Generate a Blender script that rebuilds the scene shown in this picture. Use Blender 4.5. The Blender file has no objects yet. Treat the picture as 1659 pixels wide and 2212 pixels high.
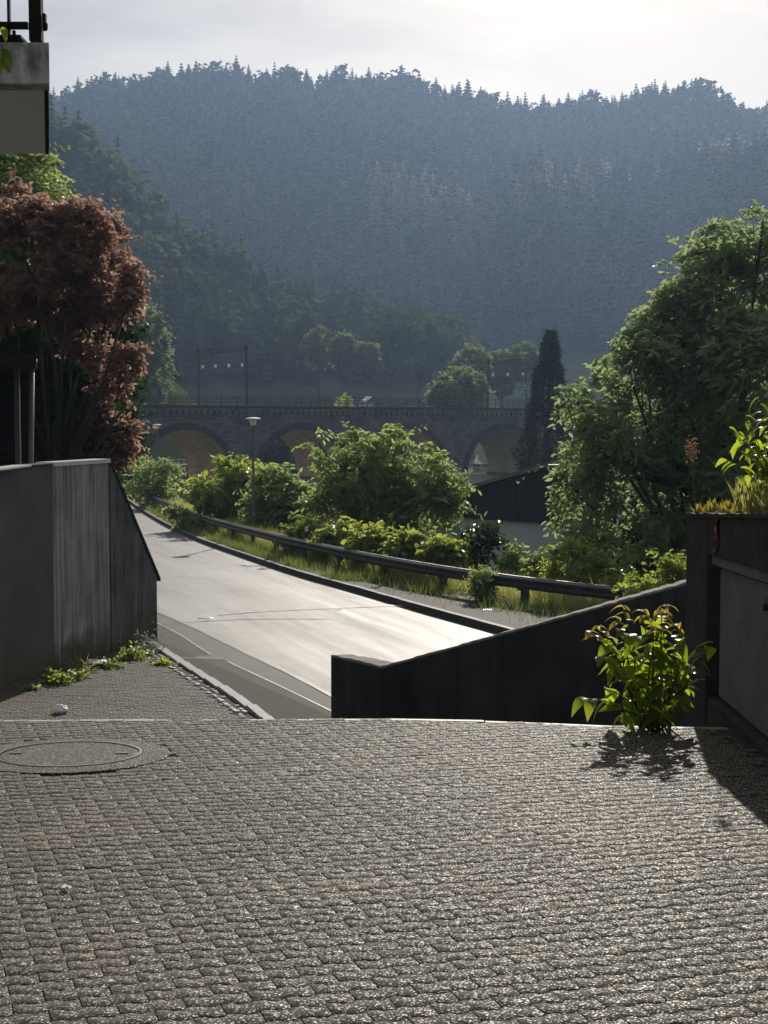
import bpy, bmesh, math, random
import numpy as np
from mathutils import Vector, Matrix
R = math.radians
sc = bpy.context.scene
COL = sc.collection

# ---------------------------------------------------------------- camera
PITCH = R(3.93)
CAM = np.array([0.0, 0.0, 1.65])
cd = bpy.data.cameras.new('camera'); cam = bpy.data.objects.new('camera', cd); COL.objects.link(cam)
cd.sensor_fit = 'VERTICAL'; cd.sensor_height = 36; cd.sensor_width = 27; cd.lens = 54.07
cd.clip_start = 0.1; cd.clip_end = 8000
cam.location = CAM; cam.rotation_euler = (math.pi/2 - PITCH, 0, 0)
sc.camera = cam

# ---------------------------------------------------------------- sky and sun
SUN_EL, SUN_AZ = R(23.5), R(8.6)
w = bpy.data.worlds.new('World'); sc.world = w; w.use_nodes = True
nt = w.node_tree; nt.nodes.clear()
def N(nt, t, **k):
    n = nt.nodes.new(t)
    for a, b in k.items(): setattr(n, a, b)
    return n
def L(nt, a, b): nt.links.new(a, b)
sky = N(nt, 'ShaderNodeTexSky', sky_type='NISHITA', sun_disc=False, sun_elevation=SUN_EL, sun_rotation=SUN_AZ,
        altitude=400, air_density=1.0, dust_density=4.0, ozone_density=1.0)
tc = N(nt, 'ShaderNodeTexCoord')
mp = N(nt, 'ShaderNodeMapping'); mp.inputs['Scale'].default_value = (2.2, 2.2, 9.0); L(nt, tc.outputs['Generated'], mp.inputs[0])
nz = N(nt, 'ShaderNodeTexNoise'); nz.inputs['Scale'].default_value = 1.6; nz.inputs['Detail'].default_value = 7; nz.inputs['Roughness'].default_value = 0.55
L(nt, mp.outputs[0], nz.inputs['Vector'])
cl = ramp_ = N(nt, 'ShaderNodeValToRGB'); e = cl.color_ramp.elements           # thin high cloud, a little brighter where it is thicker
e[0].position = 0.44; e[0].color = (0.315, 0.325, 0.35, 1); e[1].position = 0.62; e[1].color = (0.56, 0.545, 0.515, 1); L(nt, nz.outputs[0], cl.inputs[0])
vm = N(nt, 'ShaderNodeVectorMath', operation='SCALE'); L(nt, cl.outputs[0], vm.inputs[0]); vm.inputs['Scale'].default_value = 20.0
mx = N(nt, 'ShaderNodeMix', data_type='RGBA'); mx.inputs[0].default_value = 0.735; L(nt, sky.outputs[0], mx.inputs[6]); L(nt, vm.outputs[0], mx.inputs[7])
bg = N(nt, 'ShaderNodeBackground'); bg.inputs[1].default_value = 0.05
L(nt, mx.outputs[2], bg.inputs[0])
wo = N(nt, 'ShaderNodeOutputWorld'); L(nt, bg.outputs[0], wo.inputs[0])

SUN = np.array([math.sin(SUN_AZ)*math.cos(SUN_EL), math.cos(SUN_AZ)*math.cos(SUN_EL), math.sin(SUN_EL)])
sl = bpy.data.lights.new('sun', 'SUN'); sl.energy = 4.8; sl.angle = R(0.53); sl.color = (1.0, 0.93, 0.82)
so = bpy.data.objects.new('sun', sl); COL.objects.link(so); so.location = (40, 200, 120)
so.rotation_euler = Vector(SUN).to_track_quat('Z', 'Y').to_euler()
vs = sc.view_settings; vs.view_transform = 'Standard'; vs.look = 'None'; vs.gamma = 1; vs.exposure = 0.0; vs.use_curve_mapping = False
cy = sc.cycles
cy.use_denoising = True; cy.max_bounces = 8; cy.diffuse_bounces = 4; cy.glossy_bounces = 2; cy.transmission_bounces = 6
cy.transparent_max_bounces = 6; cy.volume_bounces = 0; cy.sample_clamp_indirect = 4; cy.caustics_reflective = False; cy.caustics_refractive = False

# ---------------------------------------------------------------- helpers
F, CU, CV = 3322.0, 829.5, 1106.0
def ray(u, v):
    a, b = (u-CU)/F, (v-CV)/F
    c, s = math.cos(PITCH), math.sin(PITCH)
    return np.array([a, c - b*s, -s - b*c])
def at(u, v, Y):
    d = ray(u, v); return CAM + d*(Y/d[1])
def on(u, v, c, sy):                       # meets the plane z = c + sy*y
    d = ray(u, v); t = (c - CAM[2]) / (d[2] - sy*d[1]); return CAM + d*t
RC, RS = -2.425, -0.025
def rz(y): return RC + RS*y
def road(u, v): return on(u, v, RC, RS)
def fz(y): return -0.05*y

rng = np.random.default_rng(7)
random.seed(7)

def mesh_arrays(name, V, faces):
    """V (n,3); faces: list of (m,k) int arrays"""
    me = bpy.data.meshes.new(name)
    V = np.asarray(V, dtype=np.float32)
    me.vertices.add(len(V)); me.vertices.foreach_set('co', V.ravel())
    loops = np.concatenate([np.asarray(f, dtype=np.int32).ravel() for f in faces])
    sizes = np.concatenate([np.full(len(f), np.asarray(f).shape[1], dtype=np.int32) for f in faces])
    starts = np.concatenate([[0], np.cumsum(sizes)[:-1]]).astype(np.int32)
    me.loops.add(len(loops)); me.loops.foreach_set('vertex_index', loops)
    me.polygons.add(len(sizes)); me.polygons.foreach_set('loop_start', starts); me.polygons.foreach_set('loop_total', sizes)
    me.update(calc_edges=True); me.validate()
    return me

class MB:
    def __init__(s): s.v = []; s.f = []
    def quad(s, *p):
        i = len(s.v); s.v += [tuple(map(float, q)) for q in p]; s.f.append(tuple(range(i, i+len(p))))
    def box(s, lo, hi, M=None):
        x0,y0,z0 = lo; x1,y1,z1 = hi
        P = [(x0,y0,z0),(x1,y0,z0),(x1,y1,z0),(x0,y1,z0),(x0,y0,z1),(x1,y0,z1),(x1,y1,z1),(x0,y1,z1)]
        if M is not None: P = [tuple(M @ Vector(p)) for p in P]
        s.hexa(P)
    def hexa(s, P):
        i = len(s.v); s.v += [tuple(map(float, p)) for p in P]
        for f in ((3,2,1,0),(4,5,6,7),(0,1,5,4),(1,2,6,5),(2,3,7,6),(3,0,4,7)): s.f.append(tuple(i+k for k in f))
    def prism(s, pts, z0, z1):           # pts ccw xy, z0/z1 numbers or functions (x,y)->z
        n = len(pts); i = len(s.v)
        g0 = z0 if callable(z0) else (lambda x,y: z0); g1 = z1 if callable(z1) else (lambda x,y: z1)
        s.v += [(p[0],p[1],g0(*p[:2])) for p in pts] + [(p[0],p[1],g1(*p[:2])) for p in pts]
        s.f.append(tuple(i+k for k in range(n-1,-1,-1))); s.f.append(tuple(i+n+k for k in range(n)))
        for k in range(n): s.f.append((i+k, i+(k+1)%n, i+n+(k+1)%n, i+n+k))
    def tube(s, pts, rad, sides=7, caps=True):
        pts = [Vector(p) for p in pts]; n = len(pts)
        if not hasattr(rad, '__len__'): rad = [rad]*n
        i0 = len(s.v); up = Vector((0.13,0.31,0.94))
        for k, p in enumerate(pts):
            t = (pts[min(k+1,n-1)] - pts[max(k-1,0)]).normalized()
            a = t.cross(up)
            if a.length < 1e-3: a = t.cross(Vector((1,0,0)))
            a.normalize(); b = t.cross(a)
            for j in range(sides):
                an = 2*math.pi*j/sides; q = p + (a*math.cos(an) + b*math.sin(an))*rad[k]; s.v.append(tuple(q))
        for k in range(n-1):
            for j in range(sides):
                j2 = (j+1)%sides; s.f.append((i0+k*sides+j, i0+(k+1)*sides+j, i0+(k+1)*sides+j2, i0+k*sides+j2))
        if caps:
            s.f.append(tuple(i0+j for j in range(sides))); s.f.append(tuple(i0+(n-1)*sides+j for j in range(sides-1,-1,-1)))
    def lathe(s, prof, c, sides=20):     # prof [(r,z)]
        i0 = len(s.v)
        for r, z in prof:
            for j in range(sides):
                a = 2*math.pi*j/sides; s.v.append((c[0]+r*math.cos(a), c[1]+r*math.sin(a), c[2]+z))
        for k in range(len(prof)-1):
            for j in range(sides):
                j2 = (j+1)%sides; s.f.append((i0+k*sides+j, i0+k*sides+j2, i0+(k+1)*sides+j2, i0+(k+1)*sides+j))
        s.f.append(tuple(i0+j for j in range(sides-1,-1,-1))); s.f.append(tuple(i0+(len(prof)-1)*sides+j for j in range(sides)))
    def mesh(s, name):
        me = bpy.data.meshes.new(name); me.from_pydata(s.v, [], s.f); me.update(); return me
    def build(s, name, mat, parent=None, smooth=False, bevel=0):
        me = s.mesh(name)
        if bevel:
            bm = bmesh.new(); bm.from_mesh(me); bmesh.ops.remove_doubles(bm, verts=bm.verts, dist=1e-5)
            bmesh.ops.bevel(bm, geom=bm.edges[:], offset=bevel, segments=2, affect='EDGES', profile=0.5)
            bm.to_mesh(me); bm.free()
        return obj(name, me, mat, parent, smooth)

def obj(name, me, mat, parent=None, smooth=False):
    o = bpy.data.objects.new(name, me); COL.objects.link(o)
    if mat is not None and len(me.materials) == 0: me.materials.append(mat)
    if smooth: me.polygons.foreach_set('use_smooth', [True]*len(me.polygons))
    if parent is not None:
        o.parent = parent
        o.matrix_parent_inverse = Matrix.Translation(-parent.location)
    return o
def empty(name, loc=(0,0,0)):
    o = bpy.data.objects.new(name, None); COL.objects.link(o); o.location = [float(a) for a in loc]; o.empty_display_size = 0.2; return o
def tag(o, label=None, cat=None, group=None, kind=None):
    if label: o['label'] = label
    if cat: o['category'] = cat
    if group: o['group'] = group
    if kind: o['kind'] = kind
    return o

# ---------------------------------------------------------------- materials
def newmat(name):
    m = bpy.data.materials.new(name); m.use_nodes = True; m.node_tree.nodes.clear(); return m, m.node_tree
def ramp(nt, fac, stops):
    r = N(nt, 'ShaderNodeValToRGB'); e = r.color_ramp.elements
    while len(e) < len(stops): e.new(0.5)
    for k, (p, c) in enumerate(stops): e[k].position = p; e[k].color = (*c, 1)
    L(nt, fac, r.inputs[0]); return r.outputs[0]
def noise(nt, vec, scale, detail=4, rough=0.55, stretch=None):
    if stretch:
        m = N(nt, 'ShaderNodeMapping'); m.inputs['Scale'].default_value = stretch; L(nt, vec, m.inputs[0]); vec = m.outputs[0]
    n = N(nt, 'ShaderNodeTexNoise'); n.inputs['Scale'].default_value = scale; n.inputs['Detail'].default_value = detail
    n.inputs['Roughness'].default_value = rough; L(nt, vec, n.inputs['Vector']); return n.outputs[0]
def mix(nt, fac, a, b, blend='MIX'):
    m = N(nt, 'ShaderNodeMix', data_type='RGBA', blend_type=blend)
    for s, x in ((0, fac), (6, a), (7, b)):
        if isinstance(x, (int, float)): m.inputs[s].default_value = x
        elif isinstance(x, tuple): m.inputs[s].default_value = (*x, 1)
        else: L(nt, x, m.inputs[s])
    return m.outputs[2]
def streak_noise(nt, vec, scale, along, across, ang):
    m = N(nt, 'ShaderNodeMapping', vector_type='TEXTURE'); m.inputs['Rotation'].default_value = (0,0,ang); m.inputs['Scale'].default_value = (across, along, 1); L(nt, vec, m.inputs[0])
    return noise(nt, m.outputs[0], scale, 5, 0.6)
def mat_rough(name, c0, c1, scale=3.0, rough=0.8, bump=0.3, bscale=60, spec=0.4, stretch=None, fine=0.0, fscale=200, metal=0.0, stain=None, stain_scale=0.8, extra=None, bdist=0.01, rvar=None):
    m, nt = newmat(name)
    tc = N(nt, 'ShaderNodeTexCoord'); vec = N(nt, 'ShaderNodeNewGeometry').outputs['Position']
    f = noise(nt, vec, scale, 6, 0.6, stretch)
    col = ramp(nt, f, [(0.3, c0), (0.7, c1)])
    if fine:
        g = noise(nt, vec, fscale, 2, 0.5)
        k = N(nt, 'ShaderNodeMapRange'); k.inputs[1].default_value = 0.3; k.inputs[2].default_value = 0.7
        k.inputs[3].default_value = 1-fine; k.inputs[4].default_value = 1+fine; L(nt, g, k.inputs[0])
        cmb = N(nt, 'ShaderNodeCombineColor')
        for i in range(3): L(nt, k.outputs[0], cmb.inputs[i])
        col = mix(nt, 1.0, col, cmb.outputs[0], 'MULTIPLY')
    if stain:
        s = noise(nt, vec, stain_scale, 5, 0.65)
        k = N(nt, 'ShaderNodeMapRange'); k.inputs[1].default_value = 0.48; k.inputs[2].default_value = 0.66; L(nt, s, k.inputs[0])
        col = mix(nt, k.outputs[0], col, stain)
    if extra: col = extra(nt, vec, col)
    p = N(nt, 'ShaderNodeBsdfPrincipled'); p.inputs['Roughness'].default_value = rough; p.inputs['Metallic'].default_value = metal
    p.inputs['Specular IOR Level'].default_value = spec; L(nt, col, p.inputs['Base Color'])
    if rvar: L(nt, ramp(nt, streak_noise(nt, vec, *rvar[0]), [(0.3,(rvar[1],)*3),(0.7,(rvar[2],)*3)]), p.inputs['Roughness'])
    if bump:
        b = N(nt, 'ShaderNodeBump'); b.inputs['Strength'].default_value = bump; b.inputs['Distance'].default_value = bdist
        L(nt, noise(nt, vec, bscale, 5, 0.65), b.inputs['Height']); L(nt, b.outputs[0], p.inputs['Normal'])
    o = N(nt, 'ShaderNodeOutputMaterial'); L(nt, p.outputs[0], o.inputs[0]); return m
def mat_leaf(name, stops, trans=(0.2,0.35,0.04), tf=0.45, rough=0.5, spec=0.35, objrand=False, tw=0.7, island=True):
    m, nt = newmat(name)
    g = N(nt, 'ShaderNodeNewGeometry')
    if objrand:
        rnd = N(nt, 'ShaderNodeObjectInfo').outputs['Random']
    elif not island:
        ma = N(nt, 'ShaderNodeMath', operation='ADD'); L(nt, noise(nt, g.outputs['Position'], 0.16, 3), ma.inputs[0]); L(nt, noise(nt, g.outputs['Position'], 0.017, 4), ma.inputs[1])
        mh_ = N(nt, 'ShaderNodeMath', operation='MULTIPLY'); L(nt, ma.outputs[0], mh_.inputs[0]); mh_.inputs[1].default_value = 0.5; rnd = mh_.outputs[0]
    else:
        a = N(nt, 'ShaderNodeMath', operation='MULTIPLY'); L(nt, g.outputs['Random Per Island'], a.inputs[0]); a.inputs[1].default_value = 0.55
        b = N(nt, 'ShaderNodeMath', operation='MULTIPLY_ADD'); L(nt, noise(nt, g.outputs['Position'], 0.9, 3), b.inputs[0]); b.inputs[1].default_value = 0.55; L(nt, a.outputs[0], b.inputs[2])
        rnd = b.outputs[0]
    col = ramp(nt, rnd, stops)
    p = N(nt, 'ShaderNodeBsdfPrincipled'); p.inputs['Roughness'].default_value = rough; p.inputs['Specular IOR Level'].default_value = spec
    L(nt, col, p.inputs['Base Color'])
    t = N(nt, 'ShaderNodeBsdfTranslucent')
    tcol = mix(nt, tw, col, trans); L(nt, tcol, t.inputs[0])
    ms = N(nt, 'ShaderNodeMixShader'); ms.inputs[0].default_value = tf; L(nt, p.outputs[0], ms.inputs[1]); L(nt, t.outputs[0], ms.inputs[2])
    o = N(nt, 'ShaderNodeOutputMaterial'); L(nt, ms.outputs[0], o.inputs[0]); return m

M = {}
def mossy(nt, vec, col):         # moss and dirt creeping up from the foot of the wall
    s = N(nt, 'ShaderNodeSeparateXYZ'); L(nt, vec, s.inputs[0])
    a = N(nt, 'ShaderNodeMath', operation='MULTIPLY_ADD'); L(nt, noise(nt, vec, 2.2, 5), a.inputs[0]); a.inputs[1].default_value = 1.5; L(nt, s.outputs[2], a.inputs[2])
    k = N(nt, 'ShaderNodeMapRange'); k.inputs[1].default_value = -2.3; k.inputs[2].default_value = -1.75; k.inputs[3].default_value = 0.85; k.inputs[4].default_value = 0.0
    L(nt, a.outputs[0], k.inputs[0])
    return mix(nt, k.outputs[0], col, (0.09, 0.075, 0.028))
def streaks(nt, vec, col):
    f = noise(nt, vec, 1.0, 5, 0.6, (7, 7, 0.5))
    return mix(nt, 0.75, col, ramp(nt, f, [(0.35, (0.5,0.49,0.48)), (0.62, (1.2,1.2,1.2))]), 'MULTIPLY')
M['paver'] = None
M['joint'] = mat_rough('joint_sand', (0.018,0.016,0.013), (0.05,0.045,0.036), 8, 0.95, 0.5, 120)
def tyre(nt, vec, col):
    f = streak_noise(nt, vec, 1.0, 14.0, 0.5, R(17)); return mix(nt, 0.85, col, ramp(nt, f, [(0.35,(0.35,0.34,0.33)),(0.65,(1.35,1.33,1.3))]), 'MULTIPLY')
M['asphalt'] = mat_rough('asphalt', (0.045,0.043,0.041), (0.095,0.092,0.087), 1.0, 0.58, 0.6, 90, 0.42, (1.0,1.0,1), fine=0.35, fscale=45, bdist=0.012, rvar=((1.0,9.0,0.55,R(17)),0.52,0.66), extra=tyre)
M['asphalt_dark'] = mat_rough('old_asphalt', (0.030,0.029,0.029), (0.05,0.048,0.046), 1.1, 0.8, 0.7, 80, 0.14, fine=0.25, fscale=60)
M['asphalt_path'] = mat_rough('path_asphalt', (0.045,0.043,0.042), (0.075,0.07,0.064), 1.4, 0.75, 0.7, 80, 0.22, fine=0.3, fscale=60, stain=(0.06,0.055,0.03))
M['seal'] = mat_rough('bitumen_seal', (0.10,0.09,0.075), (0.16,0.145,0.12), 5, 0.45, 0.2, 60, 0.5)
M['line'] = mat_rough('sun_glint_line', (0.18,0.175,0.165), (0.42,0.41,0.39), 5, 0.5, 0.3, 60, 0.4)  # pale strip colour stands in for sun glint on the road joint
M['kerb_shade'] = mat_rough('shaded_kerb_concrete', (0.05,0.048,0.046), (0.09,0.086,0.08), 5, 0.7, 0.4, 70, 0.3, fine=0.25)  # dark tone stands in for the right kerb's shaded face and shadow
M['granite'] = mat_rough('granite_kerb', (0.16,0.155,0.15), (0.28,0.27,0.26), 6, 0.62, 0.4, 70, 0.4, fine=0.3, fscale=120)
M['cobble'] = mat_rough('pale_cobble', (0.30,0.29,0.27), (0.5,0.48,0.45), 5, 0.45, 0.4, 60, 0.45, fine=0.2)
M['concrete'] = mat_rough('weathered_concrete', (0.25,0.25,0.25), (0.42,0.415,0.41), 1.4, 0.88, 0.35, 50, 0.25, extra=lambda n,v,c: mossy(n,v,streaks(n,v,c)))
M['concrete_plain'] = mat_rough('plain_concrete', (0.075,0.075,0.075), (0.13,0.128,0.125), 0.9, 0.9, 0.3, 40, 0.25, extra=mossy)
M['concrete_end'] = mat_rough('dark_end_concrete', (0.085,0.087,0.09), (0.20,0.20,0.20), 1.2, 0.88, 0.35, 50, 0.25, extra=lambda n,v,c: mossy(n,v,streaks(n,v,c)))  # darker than the ribbed panel beside it
M['concrete_dark'] = mat_rough('dark_streaked_concrete', (0.022,0.022,0.022), (0.05,0.049,0.047), 2.0, 0.9, 0.4, 40, 0.2, extra=streaks)  # very dark concrete with vertical streaks
M['concrete_box'] = mat_rough('grey_brown_concrete', (0.030,0.027,0.025), (0.065,0.06,0.057), 5, 0.9, 0.6, 45, 0.15, stain=(0.03,0.028,0.024), stain_scale=3)
M['panel'] = mat_rough('grey_metal_panel', (0.12,0.125,0.13), (0.19,0.19,0.19), 2.0, 0.75, 0.15, 20, 0.15, (1,1,0.4), stain=(0.10,0.10,0.10), stain_scale=2.5)
M['rough_top'] = mat_rough('lit_top_concrete', (0.14,0.13,0.12), (0.32,0.30,0.28), 14, 0.9, 0.8, 40, 0.3)  # pale tone puts the parapet's lit top edge into the colour
M['balcony'] = mat_rough('stained_concrete', (0.10,0.10,0.10), (0.62,0.62,0.62), 5.0, 0.9, 0.3, 40, 0.2, (1.6,1.6,0.45), stain=(0.13,0.13,0.13), stain_scale=6)
M['soffit'] = mat_rough('beige_plaster', (0.60,0.64,0.71), (0.70,0.74,0.81), 0.8, 0.9, 0.15, 30, 0.2, (1,0.3,1))
M['house_wall'] = mat_rough('house_plaster', (0.5,0.48,0.43), (0.6,0.57,0.52), 0.8, 0.9, 0.15, 30, 0.2)
M['dark_wood'] = mat_rough('dark_timber', (0.008,0.007,0.006), (0.018,0.015,0.013), 3, 0.85, 0.3, 30, 0.05, (1,1,6))
M['alu'] = mat_rough('metal_coping', (0.62,0.62,0.61), (0.75,0.75,0.74), 3, 0.38, 0.05, 20, 0.5, metal=0.25)
M['pipe'] = mat_rough('brown_grey_pipe', (0.12,0.105,0.085), (0.17,0.15,0.125), 3, 0.5, 0.05, 20, 0.4)
M['galv'] = mat_rough('galvanised_rail', (0.035,0.036,0.037), (0.085,0.085,0.083), 4, 0.45, 0.15, 30, 0.5, metal=0.3)
M['pole'] = mat_rough('grey_lamp_pole', (0.10,0.105,0.11), (0.15,0.155,0.16), 3, 0.55, 0.05, 20, 0.4)
M['lampglass'] = None
M['stone'] = None
M['bark'] = mat_rough('bark', (0.035,0.028,0.02), (0.07,0.058,0.045), 6, 0.95, 0.8, 30, 0.2, (1,1,0.25))
M['white'] = mat_rough('white_paint', (0.7,0.7,0.68), (0.8,0.8,0.78), 2, 0.6, 0.05, 20, 0.4)
M['black'] = mat_rough('black_paint', (0.015,0.015,0.015), (0.03,0.03,0.03), 2, 0.5, 0.05, 20, 0.4)
M['steel'] = mat_rough('dark_steel', (0.03,0.032,0.035), (0.05,0.052,0.055), 2, 0.5, 0.05, 20, 0.4, metal=0.3)
M['iron'] = mat_rough('cast_iron', (0.16,0.155,0.15), (0.3,0.29,0.28), 12, 0.32, 0.3, 60, 0.6, metal=0.7)
M['roof_dark'] = mat_rough('dark_fibre_cladding', (0.012,0.013,0.016), (0.022,0.023,0.027), 1, 0.8, 0.1, 15, 0.3, (1,1,5))
M['house_grey'] = mat_rough('blue_grey_render', (0.36,0.41,0.47), (0.42,0.47,0.53), 0.5, 0.9, 0.1, 30, 0.2)
M['roof_tile'] = mat_rough('grey_roof_tile', (0.10,0.09,0.085), (0.16,0.145,0.135), 2, 0.7, 0.3, 10, 0.3)
M['winglass'] = mat_rough('window_glass', (0.02,0.025,0.03), (0.03,0.035,0.04), 1, 0.1, 0.0, 10, 0.6)
M['red'] = mat_rough('red_cloth', (0.06,0.010,0.009), (0.10,0.015,0.012), 8, 0.8, 0.1, 30, 0.2)
M['terrain'] = mat_rough('meadow_soil', (0.035,0.055,0.014), (0.085,0.105,0.03), 0.05, 1.0, 0.5, 3, 0.0, fine=0.3, fscale=3, bdist=0.1)
M['litter'] = mat_leaf('dry_leaf', [(0.0,(0.6,0.56,0.46)),(1.0,(0.75,0.72,0.62))], (0.8,0.76,0.62), 0.5, 0.5, 0.3, True)

m, nt = newmat('concrete_paver')
g = N(nt, 'ShaderNodeNewGeometry'); oi = N(nt, 'ShaderNodeObjectInfo')
pos = g.outputs['Position']
base = ramp(nt, noise(nt, pos, 1.1, 5), [(0.3, (0.017,0.0130,0.0095)), (0.7, (0.038,0.0305,0.0235))])
pr = N(nt, 'ShaderNodeMapRange'); pr.inputs[3].default_value = 0.82; pr.inputs[4].default_value = 1.18
ad = N(nt, 'ShaderNodeMath', operation='ADD'); L(nt, g.outputs['Random Per Island'], ad.inputs[0]); L(nt, oi.outputs['Random'], ad.inputs[1])
fr = N(nt, 'ShaderNodeMath', operation='FRACT'); L(nt, ad.outputs[0], fr.inputs[0]); L(nt, fr.outputs[0], pr.inputs[0])
cmb = N(nt, 'ShaderNodeCombineColor')
for i in range(3): L(nt, pr.outputs[0], cmb.inputs[i])
base = mix(nt, 1.0, base, cmb.outputs[0], 'MULTIPLY')
base = mix(nt, 0.8, base, ramp(nt, noise(nt, pos, 0.75, 6, 0.65), [(0.38,(0.42,0.42,0.42)),(0.62,(1.5,1.48,1.42))]), 'MULTIPLY')
base = mix(nt, 0.25, base, ramp(nt, noise(nt, pos, 45, 3), [(0.3,(0.5,0.5,0.5)),(0.7,(1.45,1.45,1.42))]), 'MULTIPLY')
vo = N(nt, 'ShaderNodeTexVoronoi'); vo.inputs['Scale'].default_value = 185; L(nt, pos, vo.inputs['Vector'])
sp = N(nt, 'ShaderNodeSeparateColor'); L(nt, vo.outputs['Color'], sp.inputs[0]); glint_grain = sp.outputs[0]
base = mix(nt, 1.0, base, ramp(nt, sp.outputs[1], [(0.0,(0.4,0.4,0.4)),(0.5,(0.9,0.9,0.9)),(1.0,(1.7,1.68,1.6))]), 'MULTIPLY')
base = mix(nt, ramp(nt, glint_grain, [(0.60,(0,0,0)),(0.80,(0.12,)*3),(0.93,(0.5,)*3),(1.0,(1,1,1))]), base, (0.64,0.585,0.47))  # pale grains put the sun sparkle into the paver colour
p = N(nt, 'ShaderNodeBsdfPrincipled'); L(nt, base, p.inputs['Base Color'])
p.inputs['Specular IOR Level'].default_value = 0.27
L(nt, ramp(nt, glint_grain, [(0.0,(0.9,)*3),(0.80,(0.82,)*3),(0.95,(0.35,)*3)]), p.inputs['Roughness'])
b = N(nt, 'ShaderNodeBump'); b.inputs['Strength'].default_value = 0.45; b.inputs['Distance'].default_value = 0.0025
h = N(nt, 'ShaderNodeMath', operation='MULTIPLY_ADD'); L(nt, noise(nt, pos, 190, 4, 0.7), h.inputs[0]); h.inputs[1].default_value = 1.0
v2 = N(nt, 'ShaderNodeTexVoronoi'); v2.inputs['Scale'].default_value = 230; L(nt, pos, v2.inputs['Vector']); L(nt, v2.outputs['Distance'], h.inputs[2])
L(nt, h.outputs[0], b.inputs['Height']); L(nt, b.outputs[0], p.inputs['Normal'])
o = N(nt, 'ShaderNodeOutputMaterial'); L(nt, p.outputs[0], o.inputs[0]); M['paver'] = m

def stonemat(name, ca, cb, mortar, scale):
    m, nt = newmat(name)
    uv = N(nt, 'ShaderNodeTexCoord').outputs['UV']
    bt = N(nt, 'ShaderNodeTexBrick'); bt.inputs['Scale'].default_value = scale; L(nt, uv, bt.inputs['Vector'])
    bt.inputs['Color1'].default_value = (*ca,1); bt.inputs['Color2'].default_value = (*cb,1); bt.inputs['Mortar'].default_value = (*mortar,1)
    bt.inputs['Mortar Size'].default_value = 0.02; bt.inputs['Brick Width'].default_value = 0.9; bt.inputs['Row Height'].default_value = 0.42
    pos = N(nt, 'ShaderNodeNewGeometry').outputs['Position']
    col = mix(nt, 0.7, bt.outputs['Color'], ramp(nt, noise(nt, pos, 0.35, 6, 0.65), [(0.3,(0.55,0.55,0.55)),(0.7,(1.3,1.3,1.3))]), 'MULTIPLY')
    p = N(nt, 'ShaderNodeBsdfPrincipled'); p.inputs['Roughness'].default_value = 0.9; p.inputs['Specular IOR Level'].default_value = 0.2
    L(nt, col, p.inputs['Base Color'])
    b = N(nt, 'ShaderNodeBump'); b.inputs['Strength'].default_value = 0.6; b.inputs['Distance'].default_value = 0.05
    L(nt, bt.outputs['Fac'], b.inputs['Height']); b.invert = True; L(nt, b.outputs[0], p.inputs['Normal'])
    o = N(nt, 'ShaderNodeOutputMaterial'); L(nt, p.outputs[0], o.inputs[0]); return m
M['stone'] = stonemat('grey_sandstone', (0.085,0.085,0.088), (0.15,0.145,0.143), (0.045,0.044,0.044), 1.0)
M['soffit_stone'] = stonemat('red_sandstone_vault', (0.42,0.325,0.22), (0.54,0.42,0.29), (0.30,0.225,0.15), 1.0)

m, nt = newmat('frosted_lamp_glass')
p = N(nt, 'ShaderNodeBsdfPrincipled'); p.inputs['Base Color'].default_value = (0.75,0.75,0.72,1); p.inputs['Roughness'].default_value = 0.3
t = N(nt, 'ShaderNodeBsdfTranslucent'); t.inputs[0].default_value = (0.8,0.8,0.76,1)
ms = N(nt, 'ShaderNodeMixShader'); ms.inputs[0].default_value = 0.55; L(nt, p.outputs[0], ms.inputs[1]); L(nt, t.outputs[0], ms.inputs[2])
o = N(nt, 'ShaderNodeOutputMaterial'); L(nt, ms.outputs[0], o.inputs[0]); M['lampglass'] = m

G = lambda r,g,b: (r,g,b)
M['leaf_tree'] = mat_leaf('walnut_leaves', [(0.1,G(0.08,0.115,0.05)),(0.5,G(0.14,0.19,0.08)),(0.9,G(0.21,0.25,0.12))], (0.44,0.56,0.24), 0.62, 0.5, 0.35)
M['leaf_shrub'] = mat_leaf('acacia_leaves', [(0.1,G(0.07,0.105,0.032)),(0.5,G(0.125,0.175,0.05)),(0.9,G(0.19,0.225,0.075))], (0.50,0.62,0.20), 0.62, 0.45, 0.35)
M['leaf_bright'] = mat_leaf('bramble_leaves', [(0.1,G(0.05,0.08,0.018)),(0.5,G(0.10,0.145,0.032)),(0.9,G(0.18,0.21,0.055))], (0.60,0.70,0.12), 0.58, 0.42, 0.4)
M['leaf_glossy'] = mat_leaf('dark_glossy_leaves', [(0.1,G(0.015,0.03,0.010)),(0.5,G(0.025,0.045,0.016)),(0.9,G(0.04,0.07,0.02))], (0.10,0.18,0.03), 0.25, 0.25, 0.6)
M['leaf_red'] = mat_leaf('copper_leaves', [(0.1,G(0.05,0.055,0.028)),(0.4,G(0.13,0.09,0.064)),(0.65,G(0.23,0.135,0.105)),(0.95,G(0.33,0.215,0.18))], (0.66,0.40,0.30), 0.6, 0.5, 0.35, tw=0.5)
M['leaf_dark'] = mat_leaf('dark_foliage', [(0.1,G(0.012,0.025,0.010)),(0.5,G(0.025,0.045,0.016)),(0.9,G(0.045,0.07,0.025))], (0.06,0.12,0.02), 0.3, 0.7, 0.1)
M['leaf_cypress'] = mat_leaf('sequoia_needles', [(0.1,G(0.010,0.016,0.009)),(0.5,G(0.018,0.028,0.013)),(0.9,G(0.05,0.055,0.025))], (0.04,0.06,0.02), 0.15, 0.8, 0.1)
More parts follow.
